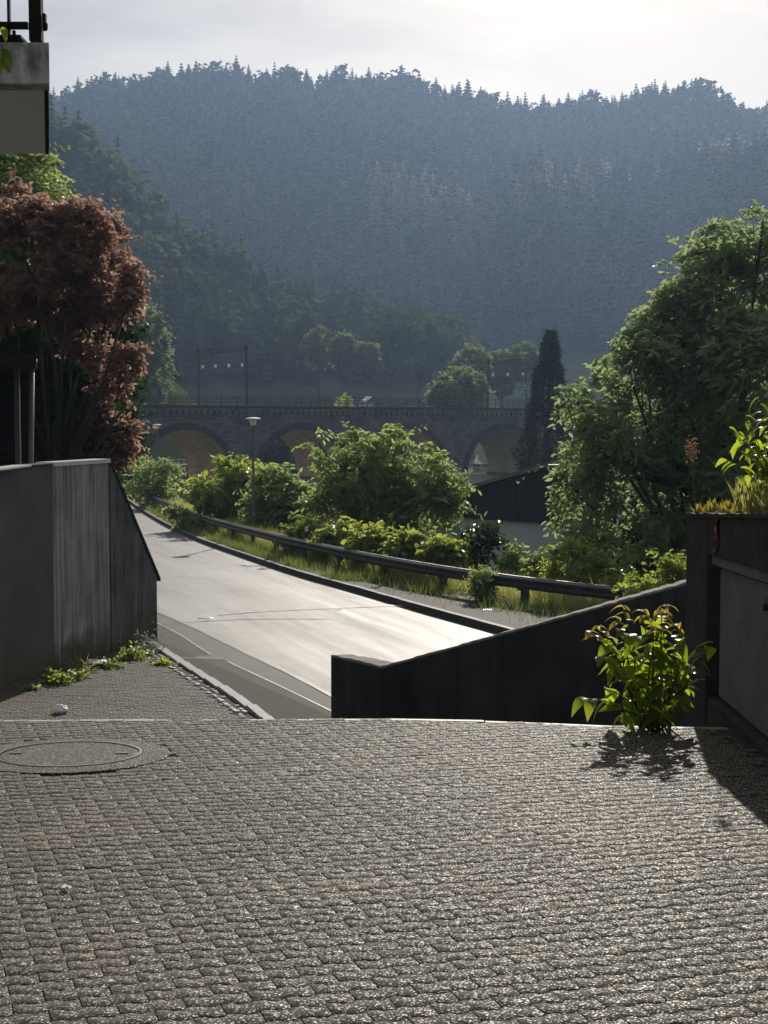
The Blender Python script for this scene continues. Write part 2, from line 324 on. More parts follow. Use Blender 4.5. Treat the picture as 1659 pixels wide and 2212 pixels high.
M['leaf_forest'] = mat_leaf('spruce_needles', [(0.38,G(0.006,0.013,0.007)),(0.5,G(0.022,0.036,0.018)),(0.60,G(0.08,0.085,0.048))], (0.06,0.08,0.04), 0.03, 0.95, 0.0, island=False)
M['leaf_far'] = mat_leaf('far_broadleaf', [(0.3,G(0.018,0.034,0.016)),(0.5,G(0.035,0.06,0.024)),(0.7,G(0.09,0.11,0.045))], (0.18,0.24,0.10), 0.3, 0.95, 0.02, island=False)
M['leaf_pale'] = mat_leaf('pale_green_leaves', [(0.1,G(0.06,0.09,0.035)),(0.5,G(0.09,0.13,0.05)),(0.9,G(0.13,0.17,0.07))], (0.32,0.40,0.14), 0.45, 0.9, 0.05)
M['leaf_big'] = mat_leaf('big_plant_leaves', [(0.0,G(0.025,0.06,0.010)),(0.5,G(0.06,0.12,0.016)),(0.85,G(0.10,0.16,0.022)),(1.0,G(0.16,0.17,0.03))], (0.60,0.74,0.05), 0.64, 0.36, 0.4, True, 0.72)
M['leaf_young'] = mat_leaf('young_orange_leaves', [(0.0,G(0.14,0.15,0.02)),(0.6,G(0.22,0.16,0.03)),(1.0,G(0.24,0.12,0.03))], (0.85,0.66,0.08), 0.62, 0.4, 0.4, True)
M['leaf_succ'] = mat_leaf('succulent_leaves', [(0.0,G(0.10,0.11,0.02)),(0.6,G(0.18,0.16,0.03)),(1.0,G(0.22,0.11,0.04))], (0.6,0.5,0.08), 0.4, 0.4, 0.4, True)
M['grass'] = mat_leaf('tall_grass', [(0.1,G(0.08,0.10,0.025)),(0.5,G(0.15,0.165,0.045)),(0.9,G(0.26,0.24,0.09))], (0.60,0.60,0.18), 0.55, 0.6)
M['grass_green'] = mat_leaf('green_grass', [(0.1,G(0.03,0.05,0.012)),(0.5,G(0.055,0.08,0.02)),(0.9,G(0.13,0.13,0.045))], (0.34,0.42,0.10), 0.5, 0.6, 0.2)
M['silver'] = mat_leaf('silver_leaves', [(0.1,G(0.22,0.25,0.22)),(0.9,G(0.42,0.45,0.42))], (0.4,0.45,0.35), 0.35, 0.6)
M['dry'] = mat_leaf('dry_flowers', [(0.1,G(0.12,0.07,0.05)),(0.9,G(0.28,0.17,0.12))], (0.4,0.25,0.18), 0.4, 0.7)
M['stem'] = mat_rough('green_stem', (0.05,0.07,0.02), (0.09,0.09,0.03), 8, 0.6, 0.1, 30, 0.3)
M['stem_red'] = mat_rough('brown_stem', (0.10,0.05,0.035), (0.16,0.08,0.055), 8, 0.6, 0.1, 30, 0.3)

# ---------------------------------------------------------------- foliage tools
def unit(a): return a / np.maximum(np.linalg.norm(a, axis=-1, keepdims=True), 1e-9)
def cards(P, D, Nn, Lg, W, fold=0.22, droop=0.12, simple=False):
    n = len(P); D = unit(D); S = unit(np.cross(D, Nn)); Nn = np.cross(S, D)
    Lg = np.broadcast_to(np.asarray(Lg, float).reshape(-1,1), (n,1)); W = np.broadcast_to(np.asarray(W, float).reshape(-1,1), (n,1))
    if simple:
        mid = P + D*Lg*0.4
        V = np.stack([P - S*W*0.5, P + S*W*0.5, P + D*Lg - Nn*droop*Lg], 1).reshape(-1,3)
        return V, np.arange(n)[:,None]*3+np.array([[0,1,2]])
    m1 = P + D*Lg*0.28; m2 = P + D*Lg*0.68 - Nn*droop*0.4*Lg
    V = np.stack([P, m1 + S*W*0.46 + Nn*fold*W, m2 + S*W*0.40 + Nn*fold*0.8*W, P + D*Lg - Nn*droop*Lg, m2 - S*W*0.40 + Nn*fold*0.8*W, m1 - S*W*0.46 + Nn*fold*W], 1).reshape(-1,3)
    b = np.arange(n)[:,None]*6
    Fc = np.concatenate([b+np.array([[0,1,2,3]]), b+np.array([[0,3,4,5]])])
    return V, Fc
def gapfield(P, s, ph):
    return (np.sin(P[:,0]*s+ph)+np.sin(P[:,1]*s*1.13+ph*2.1)+np.sin(P[:,2]*s*1.31+ph*0.7)+0.6*np.sin((P[:,0]+P[:,2])*s*2.3+ph)+0.6*np.sin((P[:,1]-P[:,2])*s*2.1))/4.2
def spray_crown(lobes, n_spray, per, twig, ll, lw, droop=0.3, up=0.25, gap=-0.35, gs=1.6, rmin=0.7, zmin=None, seed=1, flat=0.35, leader=0.06, gap2=-0.5):
    r = np.random.default_rng(seed)
    lob = np.array([[*c, *(rad if hasattr(rad,'__len__') else (rad,)*3)] for c, rad in lobes], float)
    wgt = (lob[:,3]*lob[:,4]*lob[:,5])**(2/3); wgt /= wgt.sum()
    k = r.choice(len(lob), n_spray, p=wgt)
    d = unit(r.normal(size=(n_spray,3)))
    rr = rmin + (1-rmin)*r.random((n_spray,1))**0.6
    P = lob[k,:3] + d*rr*lob[k,3:6]*(1+0.10*r.normal(size=(n_spray,1)))
    keep = (gapfield(P, gs, seed*1.7) > gap) & (gapfield(P, gs*2.6, seed*0.9+2) > gap2)
    if zmin is not None: keep &= P[:,2] > zmin
    P, d = P[keep], d[keep]; n = len(P)
    T = unit(d + 0.55*r.normal(size=(n,3)) + np.array([0,0,up]))
    tl = twig*(0.6+0.8*r.random((n,1)))*np.where(r.random((n,1)) < leader, 2.3, 1.0)
    t = np.linspace(0.05, 1.0, per)[None,:,None]
    pts = P[:,None,:] + T[:,None,:]*tl[:,None]*t - np.array([0,0,1.0])*droop*tl[:,None]*t**2
    side = unit(np.cross(T, np.array([0,0,1.0]) + 0.4*r.normal(size=(n,3))))
    sg = np.where(np.arange(per)%2 == 0, 1.0, -1.0)[None,:,None]
    LD = 0.55*T[:,None,:] + side[:,None,:]*sg + 0.35*r.normal(size=(n,per,3)) - np.array([0,0,flat])
    NN = np.array([0,0,1.0]) + 0.65*r.normal(size=(n,1,3)) + 0.28*r.normal(size=(n,per,3))
    sz = (0.65+0.7*r.random(n*per))
    return cards(pts.reshape(-1,3), LD.reshape(-1,3), NN.reshape(-1,3), ll*sz, lw*sz)
def px_lobe(u, v, Y, r, dz=1.0, dy=None):
    s = Y/F; c = at(u, v, Y)
    return (c, (r*s, (dy if dy is not None else r*s*0.9), r*s*dz))
def trunk_mesh(base, h, r0, lobes, rs, seed=0, lean=(0,0), nsub=3):
    rn = random.Random(seed); mb = MB(); base = Vector(base)
    top = base + Vector((lean[0], lean[1], h)); pts = []
    for i in range(7):
        t = i/6; pts.append(base.lerp(top, t) + Vector((rn.uniform(-1,1), rn.uniform(-1,1), 0))*0.03*h*math.sin(math.pi*t))
    mb.tube(pts, [r0*(1-0.65*i/6)*(1.35 if i == 0 else 1) for i in range(7)], 8)
    for c, rad in lobes:
        c = Vector(c); k = rn.randint(2, 5); st = pts[k]
        if c.z < st.z: st = pts[rn.randint(1, 3)]
        m_ = st.lerp(c, 0.5) + Vector((rn.uniform(-1,1), rn.uniform(-1,1), rn.uniform(-0.2,0.8)))*0.08*(c-st).length
        mb.tube([st, m_, c], [r0*rs, r0*rs*0.7, r0*rs*0.35], 6)
        rr = rad if hasattr(rad,'__len__') else (rad,)*3
        for j in range(nsub):
            e = c + Vector((rn.gauss(0,1)*rr[0], rn.gauss(0,1)*rr[1], rn.gauss(0.2,0.8)*rr[2]))*0.55
            s2 = m_.lerp(c, rn.uniform(0.3,1)); mb.tube([s2, s2.lerp(e,0.5)+Vector((0,0,0.05)), e], [r0*rs*0.35, r0*rs*0.22, r0*rs*0.1], 5, False)
    return mb
def tree(name, label, cat, base, lobes, mat, n_spray, per, twig, ll, lw, h, r0, group=None, rs=0.3, crown_name='crown', trunk_name='trunk', **kw):
    e = empty(name, base); tag(e, label, cat, group)
    trunk_mesh(base, h, r0, lobes, rs, kw.get('seed', 1)).build(trunk_name, M['bark'], e, True)
    V, Fc = spray_crown(lobes, n_spray, per, twig, ll, lw, **kw)
    obj(crown_name, mesh_arrays(crown_name, V, [Fc]), mat, e)
    return e

# ---------------------------------------------------------------- lines of the place (world x by y)
RAIL_PX = [(1390,1275),(1210,1257),(1030,1235),(840,1205),(640,1165),(530,1138),(430,1112),(350,1080),(300,1058),(270,1046)]
rail = np.array([on(u, v, RC+0.84, RS) for u, v in RAIL_PX])
pre = np.array([[16.0,22.0,0],[11.5,27.0,0],[8.4,30.6,0]])
end = rail[-1] + (rail[-1]-rail[-2])/np.linalg.norm(rail[-1]-rail[-2])*18
rail = np.vstack([pre, rail, end[None]])
def interp_line(P, step):
    P = np.asarray(P, float)
    for _ in range(2):                                   # corner cutting keeps the curve smooth
        Q = [P[0]]
        for a, b in zip(P[:-1], P[1:]): Q += [a*0.75+b*0.25, a*0.25+b*0.75]
        Q.append(P[-1]); P = np.array(Q)
    d = np.r_[0, np.cumsum(np.linalg.norm(np.diff(P[:,:2], axis=0), axis=1))]
    s = np.arange(0, d[-1], step)
    return np.stack([np.interp(s, d, P[:,i]) for i in range(P.shape[1])], 1)
KERB_PX = [(1250,1420),(1080,1369),(945,1332),(878,1313),(765,1279),(638,1244),(511,1200),(420,1168),(347,1132),(300,1102),(274,1082)]
kerb = np.array([road(u, v) for u, v in KERB_PX])
kerb = np.vstack([[[10.5,22.0,rz(22)]], kerb, [kerb[-1] + (kerb[-1]-kerb[-2])/np.linalg.norm(kerb[-1]-kerb[-2])*30]])
kerb_l = interp_line(kerb, 1.0); kerb_l[:,2] = rz(kerb_l[:,1])
rail_l = interp_line(rail, 1.0)
KERBL_PX = [(640,1612),(549,1536),(450,1472),(357,1413),(300,1376)]
kl = np.array([road(u, v) for u, v in KERBL_PX]); dl = (kl[-1]-kl[-2])/np.linalg.norm(kl[-1]-kl[-2])
kl = np.vstack([kl, [kl[-1]+dl*20+np.array([1.0,0,0])], [kl[-1]+dl*50+np.array([4.5,0,0])], [kl[-1]+dl*105+np.array([14,0,0])]])
kl_l = interp_line(kl, 1.0); kl_l[:,2] = rz(kl_l[:,1])
def sort_interp(y, P):
    i = np.argsort(P[:,1]); return np.interp(y, P[i,1], P[i,0])

SKY_PX = [(-500,320),(-100,260),(105,192),(180,172),(330,160),(400,149),(470,146),(520,136),(560,150),(640,147),(740,152),(830,160),(900,172),(1000,192),(1060,204),(1085,224),(1130,210),(1200,208),(1290,212),(1330,208),(1400,188),(1480,182),(1540,197),(1600,217),(1659,228),(1800,240),(2200,330)]
SPUR_PX = [(-500,190),(-100,210),(60,215),(105,235),(180,270),(250,330),(330,430),(420,510),(500,560),(560,595),(660,630),(760,655),(860,680),(940,700),(1000,735),(1060,790),(1120,850),(1200,900),(2200,950)]
SPUR2_PX = [(-500,1000),(500,900),(700,700),(830,565),(900,500),(1000,440),(1100,390),(1160,355),(1220,385),(1300,370),(1400,390),(1500,360),(1580,320),(1659,300),(1800,280),(2200,300)]
def tanv(v): return -np.tan(np.arctan((v-CV)/F)+PITCH)
def prof(px, a):
    p = np.array(px, float); return np.interp(CU + a*F, p[:,0], tanv(p[:,1]))
def sstep(a, b, x): t = np.clip((x-a)/(b-a), 0, 1); return t*t*(3-2*t)
def wob(x, y): return np.sin(x*0.021+y*0.013)*0.5+np.sin(x*0.047-y*0.031+1.3)*0.3+np.sin(x*0.11+y*0.07)*0.2
def HILL(x, y):
    x = np.asarray(x, float); y = np.asarray(y, float)
    yy = np.maximum(y, 150); a = x/yy
    zr = CAM[2] + prof(SKY_PX, a)*1000 - 9 + wob(x*2, y*2)*3
    main = np.where(y < 1000, -14 + (zr+14)*np.clip((y-500)/500, 0, 1)**1.12, zr - (y-1000)*0.32)
    zs = CAM[2] + prof(SPUR_PX, a)*470 - 11 + wob(x*3, y*3)*2
    spur = np.where(y < 470, -14 + (zs+14)*np.clip((y-330)/140, 0, 1), zs - (y-470)*0.55)
    zs2 = CAM[2] + prof(SPUR2_PX, a)*780 - 13 + wob(x*3, y*3)*4
    spur2 = np.where(y < 780, -14 + (zs2+14)*np.clip((y-480)/300, 0, 1), zs2 - (y-780)*0.4)
    return np.maximum.reduce([main, spur, spur2, np.full_like(main, -30)])
def H(x, y):
    x = np.asarray(x, float); y = np.asarray(y, float)
    s = x - sort_interp(y, rail_l); zr_ = rz(y)
    valley = -14.0 + 0.6*wob(x*6, y*6) + 12*sstep(235, 330, y)*0.6 + np.clip((-x-70)*0.25, 0, 40)*sstep(60,200,y) + np.clip((x-90)*0.15, 0, 30)
    mound = 21.0*np.exp(-(((x+40)/13)**2 + ((y-262)/22)**2))
    valley = valley + mound
    right = np.maximum(zr_ + 0.10 - np.clip(s-1.6, 0, 200)*0.42, valley)
    l = sort_interp(y, kl_l) - x
    terr = 0.25*sstep(22, 30, y) + (1-sstep(22, 30, y))*(zr_-0.3)
    left = np.minimum(zr_-0.3 + np.clip(l-1.2, 0, 50)*0.7*sstep(24,34,y), np.maximum(terr, zr_-0.3))
    near = np.where(s > 0, right, np.where(l > 0, left, zr_-0.3))
    k = sstep(140, 175, y)
    z = near*(1-k) + valley*k
    z = np.where(y < 18, np.minimum(z, -3.6), z)
    return np.maximum(z, HILL(x, y))

# ---------------------------------------------------------------- terrain
xs = np.unique(np.r_[np.arange(-60,60.1,2.0), np.arange(-300,301,10), np.arange(-1500,1501,60)])
ys = np.unique(np.r_[np.arange(-300,0,40), np.arange(0,160,2.0), np.arange(160,420,5), np.arange(420,1100,16), np.arange(1100,2201,60)])
X, Y = np.meshgrid(xs, ys); Z = H(X, Y)
nx, ny = len(xs), len(ys)
idx = np.arange(nx*ny).reshape(ny, nx)
Fq = np.stack([idx[:-1,:-1], idx[:-1,1:], idx[1:,1:], idx[1:,:-1]], -1).reshape(-1,4)
terr = obj('ground', mesh_arrays('ground', np.stack([X, Y, Z], -1).reshape(-1,3), [Fq]), M['terrain'], None, True); tag(terr, kind='structure')

# ---------------------------------------------------------------- forecourt with pavers
EDGE = [(-7.0,10.62),(-2.66,10.62),(0.0,10.66),(0.7,10.58),(1.15,10.47),(1.6,10.34),(2.6,10.22)]
mb = MB()
poly = [(-7.0,-4.0),(6.0,-4.0),(6.0,10.2)] + EDGE[::-1]
mb.prism(poly, -4.2, lambda x,y: fz(y)-0.0072)
court = mb.build('forecourt', M['joint']); tag(court, kind='structure')
PL, PW, GAP, BEV = 0.21, 0.098, 0.0046, 0.0010
def zig(t): # t along the row in units of PL/2
    t = t % 1.0
    return 0.0085*(1 if t < 0.36 else (1-2*(t-0.36)/0.14 if t < 0.5 else (-1 if t < 0.86 else -1+2*(t-0.86)/0.14)))
def paver_verts(i_off=0.0):
    xs_ = [0, 0.18*PL, 0.25*PL, 0.43*PL, 0.5*PL, 0.68*PL, 0.75*PL, 0.93*PL, PL]
    e = GAP/2
    lo = [(x, zig(x/(PL/2))) for x in xs_]
    out = [(min(max(x,e),PL-e), z+e) for x, z in lo] + [(min(max(x,e),PL-e), PW+z-e) for x, z in lo[::-1]]
    c = np.array([PL/2, PW/2])
    out = np.array(out) - c
    inn = out*np.array([1-2*BEV/PL, 1-2*BEV/PW])
    n = len(out)
    V = np.vstack([np.c_[out, np.full(n,-0.03)], np.c_[out, np.full(n,-BEV*0.8)], np.c_[inn, np.zeros(n)]])
    k = np.arange(n); k2 = (k+1) % n
    Q = np.vstack([np.stack([k, k2, n+k2, n+k],1), np.stack([n+k, n+k2, 2*n+k2, 2*n+k],1)])
    return V, Q, (2*n+k)[None,:]
PV, PQ, PT = paver_verts()
paver_me = mesh_arrays('paver', PV, [PQ, PT]); paver_me.materials.append(M['paver'])
def joined_pavers(name, Mats, parent):
    n = len(PV); m_ = len(Mats)
    Vh = np.c_[PV, np.ones(n)]
    V = np.einsum('mij,nj->mni', Mats, Vh)[:,:,:3].reshape(-1,3)
    off = (np.arange(m_)*n)[:,None,None]
    o = obj(name, mesh_arrays(name, V, [(PQ[None]+off).reshape(-1,4), (PT[None]+off).reshape(-1,PT.shape[1])]), M['paver'], parent)
    return tag(o, kind='stuff')
def paver_grid(angle, x0, x1, y0, y1, inside, zf, slope, jit=0.0007, seed=3):
    r = np.random.default_rng(seed)
    ca, sa = math.cos(angle), math.sin(angle)
    e1 = np.array([ca, sa, slope*sa]); e2 = np.array([-sa, ca, slope*ca]); e3 = np.cross(e1, e2)
    cs = []
    rr = 16
    for i in range(int(-rr/PW), int(rr/PW)):
        for j in range(int(-rr/PL), int(rr/PL)):
            cx, cy_ = (j + 0.5*(i%2))*PL, i*PW
            x = cx*ca - cy_*sa; y = cx*sa + cy_*ca + (y0+y1)/2
            if x0 < x < x1 and y0 < y < y1 and inside(x, y): cs.append((x, y))
    cs = np.array(cs); n = len(cs)
    Ms = np.zeros((n,4,4)); Ms[:,3,3] = 1
    t1, t2 = r.normal(0, 0.0025, n), r.normal(0, 0.003, n)
    wv = 0.0008*(np.sin(cs[:,0]*4.1+cs[:,1]*1.3)+np.sin(cs[:,1]*5.3-cs[:,0]*2.2+1))
    t2 = t2 + 0.0008*(1.3*np.cos(cs[:,0]*4.1+cs[:,1]*1.3)+5.3*np.cos(cs[:,1]*5.3-cs[:,0]*2.2+1)); t1 = t1 + 0.0008*(4.1*np.cos(cs[:,0]*4.1+cs[:,1]*1.3)-2.2*np.cos(cs[:,1]*5.3-cs[:,0]*2.2+1))
    Ms[:,:3,0] = e1 + e3*t1[:,None]; Ms[:,:3,1] = e2 + e3*t2[:,None]; Ms[:,:3,2] = e3
    Ms[:,0,3] = cs[:,0]; Ms[:,1,3] = cs[:,1]; Ms[:,2,3] = [zf(y) for y in cs[:,1]] + r.normal(0, jit, n) + wv
    return Ms
ex = [p[0] for p in EDGE]; ey = [p[1] for p in EDGE]
mh = on(150, 1632, 0, -0.05)                      # manhole centre
def in_court(x, y):
    if y > np.interp(x, ex, ey) - 0.05: return False
    if x > 2.22: return False
    if (x-mh[0])**2 + (y-mh[1])**2 < 0.62**2: return False
    return True
Ms = paver_grid(R(17.5), -3.6, 2.25, 2.5, 10.7, in_court, fz, -0.05)
# rank by how near they are to the camera among those inside the picture
px_, py_ = Ms[:,0,3], Ms[:,1,3]
inview = (np.abs(px_) < 0.262*py_+0.05) & (py_ > 4.35)
order = np.argsort(np.where(inview, py_, 1e9))
first, rest = order[:300], order[300:]
for k in first:
    o = bpy.data.objects.new('paver', paver_me); COL.objects.link(o); o.matrix_world = Matrix(Ms[k].tolist()); o.parent = court
joined_pavers('distant_pavers', Ms[rest], court)
M['edge'] = mat_rough('highlit_edge_stone', (0.16,0.15,0.13), (0.34,0.32,0.29), 9, 0.6, 0.4, 60, 0.45, fine=0.3, fscale=120)
# edge course atop the ramp, crest highlight put into its pale colour
for k in range(len(EDGE)-1):
    a, b = np.array(EDGE[k]), np.array(EDGE[k+1]); n_ = max(1, int(np.linalg.norm(b-a)/0.5))
    for j in range(n_):
        p0, p1 = a+(b-a)*(j+0.01)/n_, a+(b-a)*(j+0.99)/n_; mb = MB(); dz = random.uniform(-0.004, 0.003)
        mb.hexa([(p0[0],p0[1]-0.07,fz(p0[1])-0.06),(p1[0],p1[1]-0.07,fz(p1[1])-0.06),(p1[0],p1[1]+0.02,fz(p1[1])-0.06),(p0[0],p0[1]+0.02,fz(p0[1])-0.06),
                 (p0[0],p0[1]-0.07,fz(p0[1])+0.003+dz),(p1[0],p1[1]-0.07,fz(p1[1])+0.003+dz),(p1[0],p1[1]+0.02,fz(p1[1])-0.005+dz),(p0[0],p0[1]+0.02,fz(p0[1])-0.005+dz)])
        mb.build('edge_stone', M['edge'], court)
# steep ramp hidden below the edge
mb = MB()
pts = [(-7,10.6),(2.6,10.2)]
mb.quad((-7,10.6,fz(10.6)-0.05),(1.6,10.3,fz(10.3)-0.05),(0.9,19.0,rz(19)-0.02),(-7,19.0,rz(19)-0.02))
mb.quad((1.6,10.3,-0.6),(4.5,10.3,-0.6),(4.5,10.3,-3.6),(1.6,10.3,-3.6))
rampo = mb.build('ramp', M['asphalt_path']); tag(rampo, kind='structure')

# manhole in the forecourt
tilt = Matrix.Translation(Vector(mh)) @ Matrix.Rotation(math.atan(-0.05), 4, 'X')
man = empty('manhole_cover', mh); tag(man, 'large round concrete manhole cover with a steel rim set in the forecourt paving', 'manhole cover')
def disc(name, prof_, mat, parent, sides=56):
    mb = MB(); mb.lathe(prof_, (0,0,0), sides); mb.v = [tuple(tilt @ Vector(v)) for v in mb.v]; return mb.build(name, mat, parent)
M['rim'] = mat_rough('bright_rim', (0.12,0.115,0.105), (0.40,0.39,0.37), 2.5, 0.35, 0.1, 60, 0.6, metal=0.4); M['cover'] = M['paver']; M['cover_old'] = mat_rough('smooth_concrete_cover', (0.13,0.12,0.105), (0.17,0.16,0.14), 5, 0.7, 0.4, 120, 0.4, fine=0.25, fscale=160)
disc('surround', [(0.60,-0.05),(0.60,0.004),(0.595,0.007),(0.44,0.011),(0.44,-0.05)], M['cover'], man)
disc('rim', [(0.437,-0.05),(0.437,0.016),(0.418,0.016),(0.418,-0.05)], M['rim'], man)
disc('lid', [(0.412,-0.05),(0.412,0.008),(0.40,0.012),(0.05,0.013),(0.05,0.013)], M['cover'], man)
mb = MB()
for sx in (-1, 1):
    mb.box((sx*0.32-0.04,-0.02,0.013),(sx*0.32+0.04,0.02,0.019))
mb.v = [tuple(tilt @ Vector(v)) for v in mb.v]; man_slots = mb.build('lifting_slots', M['iron'], man); tag(man_slots, kind='stuff')

# ---------------------------------------------------------------- road, kerbs, pavements
def ribbon(name, A, B, mat, dz, kind='structure', parent=None):
    n = min(len(A), len(B)); V = np.vstack([A[:n], B[:n]]) + np.array([0,0,dz]); i = np.arange(n-1)
    o = obj(name, mesh_arrays(name, V, [np.stack([i, i+1, n+i+1, n+i], 1)]), mat, parent, False)
    if kind: tag(o, kind=kind)
    return o
def resample(P, n):
    d = np.r_[0, np.cumsum(np.linalg.norm(np.diff(P[:,:2], axis=0), axis=1))]; s = np.linspace(0, d[-1], n)
    return np.stack([np.interp(s, d, P[:,i]) for i in range(3)], 1)
ribbon('road', resample(kerb_l, 160), resample(kl_l, 160), M['asphalt'], 0.0)
# darker patched strip along the left kerb with its pale seam and painted sun-glint lines
seamA = interp_line(np.array([road(u, v) for u, v in [(860,1585),(715,1503),(640,1462),(560,1425),(480,1385),(400,1348),(345,1325),(250,1285)]]), 0.5)
seamB = interp_line(np.array([road(u, v) for u, v in [(860,1608),(715,1537),(640,1500),(560,1462),(478,1424)]]), 0.5)
seamC = interp_line(np.array([road(u, v) for u, v in [(455,1415),(420,1393),(390,1372),(345,1350),(290,1322)]]), 0.5)
strip = interp_line(np.array([road(u, v) for u, v in [(862,1610),(715,1505),(560,1427),(400,1350),(345,1327),(250,1287)]]), 0.5)
ribbon('patched_road_edge', resample(strip, 60), resample(np.array([road(u, v) for u, v in [(640,1612),(549,1536),(450,1472),(357,1413),(250,1345)]]), 60), M['asphalt_path'], 0.004)
inner = np.array([road(u, v) for u, v in [(862,1612),(715,1537),(640,1500),(560,1462),(478,1424),(360,1422)]])
ribbon('dark_footpath', resample(inner[:5], 40), resample(np.array([road(u, v) for u, v in [(660,1620),(560,1542),(450,1470),(375,1424)]]), 40), M['asphalt_dark'], 0.008)
ribbon('dark_footpath', resample(np.array([road(u, v) for u, v in [(453,1415),(390,1373),(330,1344)]]), 20), resample(np.array([road(u, v) for u, v in [(375,1418),(357,1408),(320,1385)]]), 20), M['asphalt_dark'], 0.008)
def strip_line(name, P, w_, mat, dz, parent=None):
    d = np.gradient(P[:,:2], axis=0); d /= np.linalg.norm(d, axis=1)[:,None]; n_ = np.c_[-d[:,1], d[:,0], np.zeros(len(P))]
    wv = w_*(0.8+0.4*np.random.default_rng(len(P)).random((len(P),1)))
    return ribbon(name, P+n_*wv/2, P-n_*wv/2, mat, dz, 'structure', parent)
strip_line('asphalt_seam', seamA, 0.10, M['seal'], 0.012)
strip_line('joint_glint_line', seamB, 0.035, M['line'], 0.014)
strip_line('joint_glint_line', seamC, 0.035, M['line'], 0.014)
strip_line('joint_glint_line', interp_line(np.array([road(u, v) for u, v in [(350,1421),(420,1423),(482,1424)]]), 0.3), 0.05, M['seal'], 0.015)

for pxs in ([(345,1352),(420,1343),(560,1337),(720,1338)],[(470,1330),(560,1322),(700,1316),(860,1309)]):
    strip_line('road_joint', interp_line(np.array([road(u, v) for u, v in pxs]), 0.3), 0.05, M['asphalt_dark'], 0.005)
# left granite kerb: stones as single pieces
kerbL = empty('granite_kerb', kl_l[3]); tag(kerbL, kind='structure')
k_s = kl_l[np.argsort(kl_l[:,1])]
k_s = k_s[(k_s[:,1] > 17.5) & (k_s[:,1] < 34)]
d = (k_s[-1]-k_s[0])[:2]; d /= np.linalg.norm(d); nrm = np.array([-d[1], d[0]])
stone = MB(); stone.box((-0.48,-0.09,-0.12),(0.48,0.09,0.07)); sme = stone.mesh('kerb_stone')
bm = bmesh.new(); bm.from_mesh(sme); bmesh.ops.bevel(bm, geom=bm.edges[:], offset=0.015, segments=1, affect='EDGES'); bm.to_mesh(sme); bm.free(); sme.materials.append(M['granite'])
for k in range(len(k_s)-1):
    p = (k_s[k]+k_s[k+1])/2; dd = k_s[k+1]-k_s[k]
    o = bpy.data.objects.new('kerb_stone', sme); COL.objects.link(o); o.parent = kerbL; o.matrix_parent_inverse = Matrix.Translation(-kerbL.location)
    o.location = (p[0], p[1], p[2]+random.uniform(-0.006,0.006)); o.rotation_euler = (math.atan(RS), 0, math.atan2(dd[1], dd[0]))
# gutter of small pale setts left of it
gut = empty('cobble_gutter', k_s[2]); tag(gut, kind='structure')
stone = MB(); stone.box((-0.05,-0.045,-0.06),(0.05,0.045,0.03)); cme = stone.mesh('cobble')
bm = bmesh.new(); bm.from_mesh(cme); bmesh.ops.bevel(bm, geom=bm.edges[:], offset=0.016, segments=1, affect='EDGES'); bm.to_mesh(cme); bm.free(); cme.materials.append(M['cobble'])
s_tot = np.linalg.norm((k_s[-1]-k_s[0])[:2]); rn = random.Random(5)
for k in range(int(s_tot/0.125)):
    s = k*0.125; f = s/s_tot*(len(k_s)-1); i = min(int(f), len(k_s)-2); p = k_s[i]+(k_s[i+1]-k_s[i])*(f-i)
    for rr_ in range(2):
        if rn.random() < (0.45 if rr_ == 0 else 0.2): continue
        q = p[:2] + nrm*(0.17+0.115*rr_) + np.array([rn.uniform(-.012,.012), rn.uniform(-.012,.012)])
        o = bpy.data.objects.new('cobble', cme); COL.objects.link(o); o.parent = gut; o.matrix_parent_inverse = Matrix.Translation(-gut.location)
        o.location = (q[0], q[1], rz(q[1])+rn.uniform(0.0,0.02)); o.rotation_euler = (rn.uniform(-.08,.08)+math.atan(RS), rn.uniform(-.08,.08), math.atan2(d[1], d[0])+rn.uniform(-.2,.2)); sc_ = rn.uniform(0.8,1.1); o.scale = (sc_, sc_, 1)
# lower pavement: pavers between the left wall and the kerb
mb = MB()
mb.quad((-9,17.5,rz(17.5)+0.014),(1.5,17.5,rz(17.5)+0.014),(k_s[-1][0],k_s[-1][1],k_s[-1][2]+0.014),(-6.5,33.5,rz(33.5)+0.014))
pav = mb.build('lower_pavement', M['joint']); tag(pav, kind='structure')
WALL_PX = [(-90,1545),(0,1490),(118,1442),(240,1412),(340,1385)]
wall_b = np.array([road(u, v) for u, v in WALL_PX])
def in_pav(x, y):
    kx = np.interp(y, k_s[:,1], k_s[:,0]); wx = np.interp(y, wall_b[:,1], wall_b[:,0])
    return wx+0.02 < x < kx-0.36
Ms2 = paver_grid(R(-8), -8, 2, 20.5, 33, in_pav, lambda y: rz(y)+0.02, RS, 0.0015, 11)
o2 = np.argsort(np.where((Ms2[:,1,3] > 21.8) & (np.abs(Ms2[:,0,3]) < 0.255*Ms2[:,1,3]), Ms2[:,1,3], 1e9))
for k in o2[:300]:
    o = bpy.data.objects.new('paver', paver_me); COL.objects.link(o); o.matrix_world = Matrix(Ms2[k].tolist()); o.parent = pav
joined_pavers('pavement_pavers', Ms2[o2[300:]], pav)

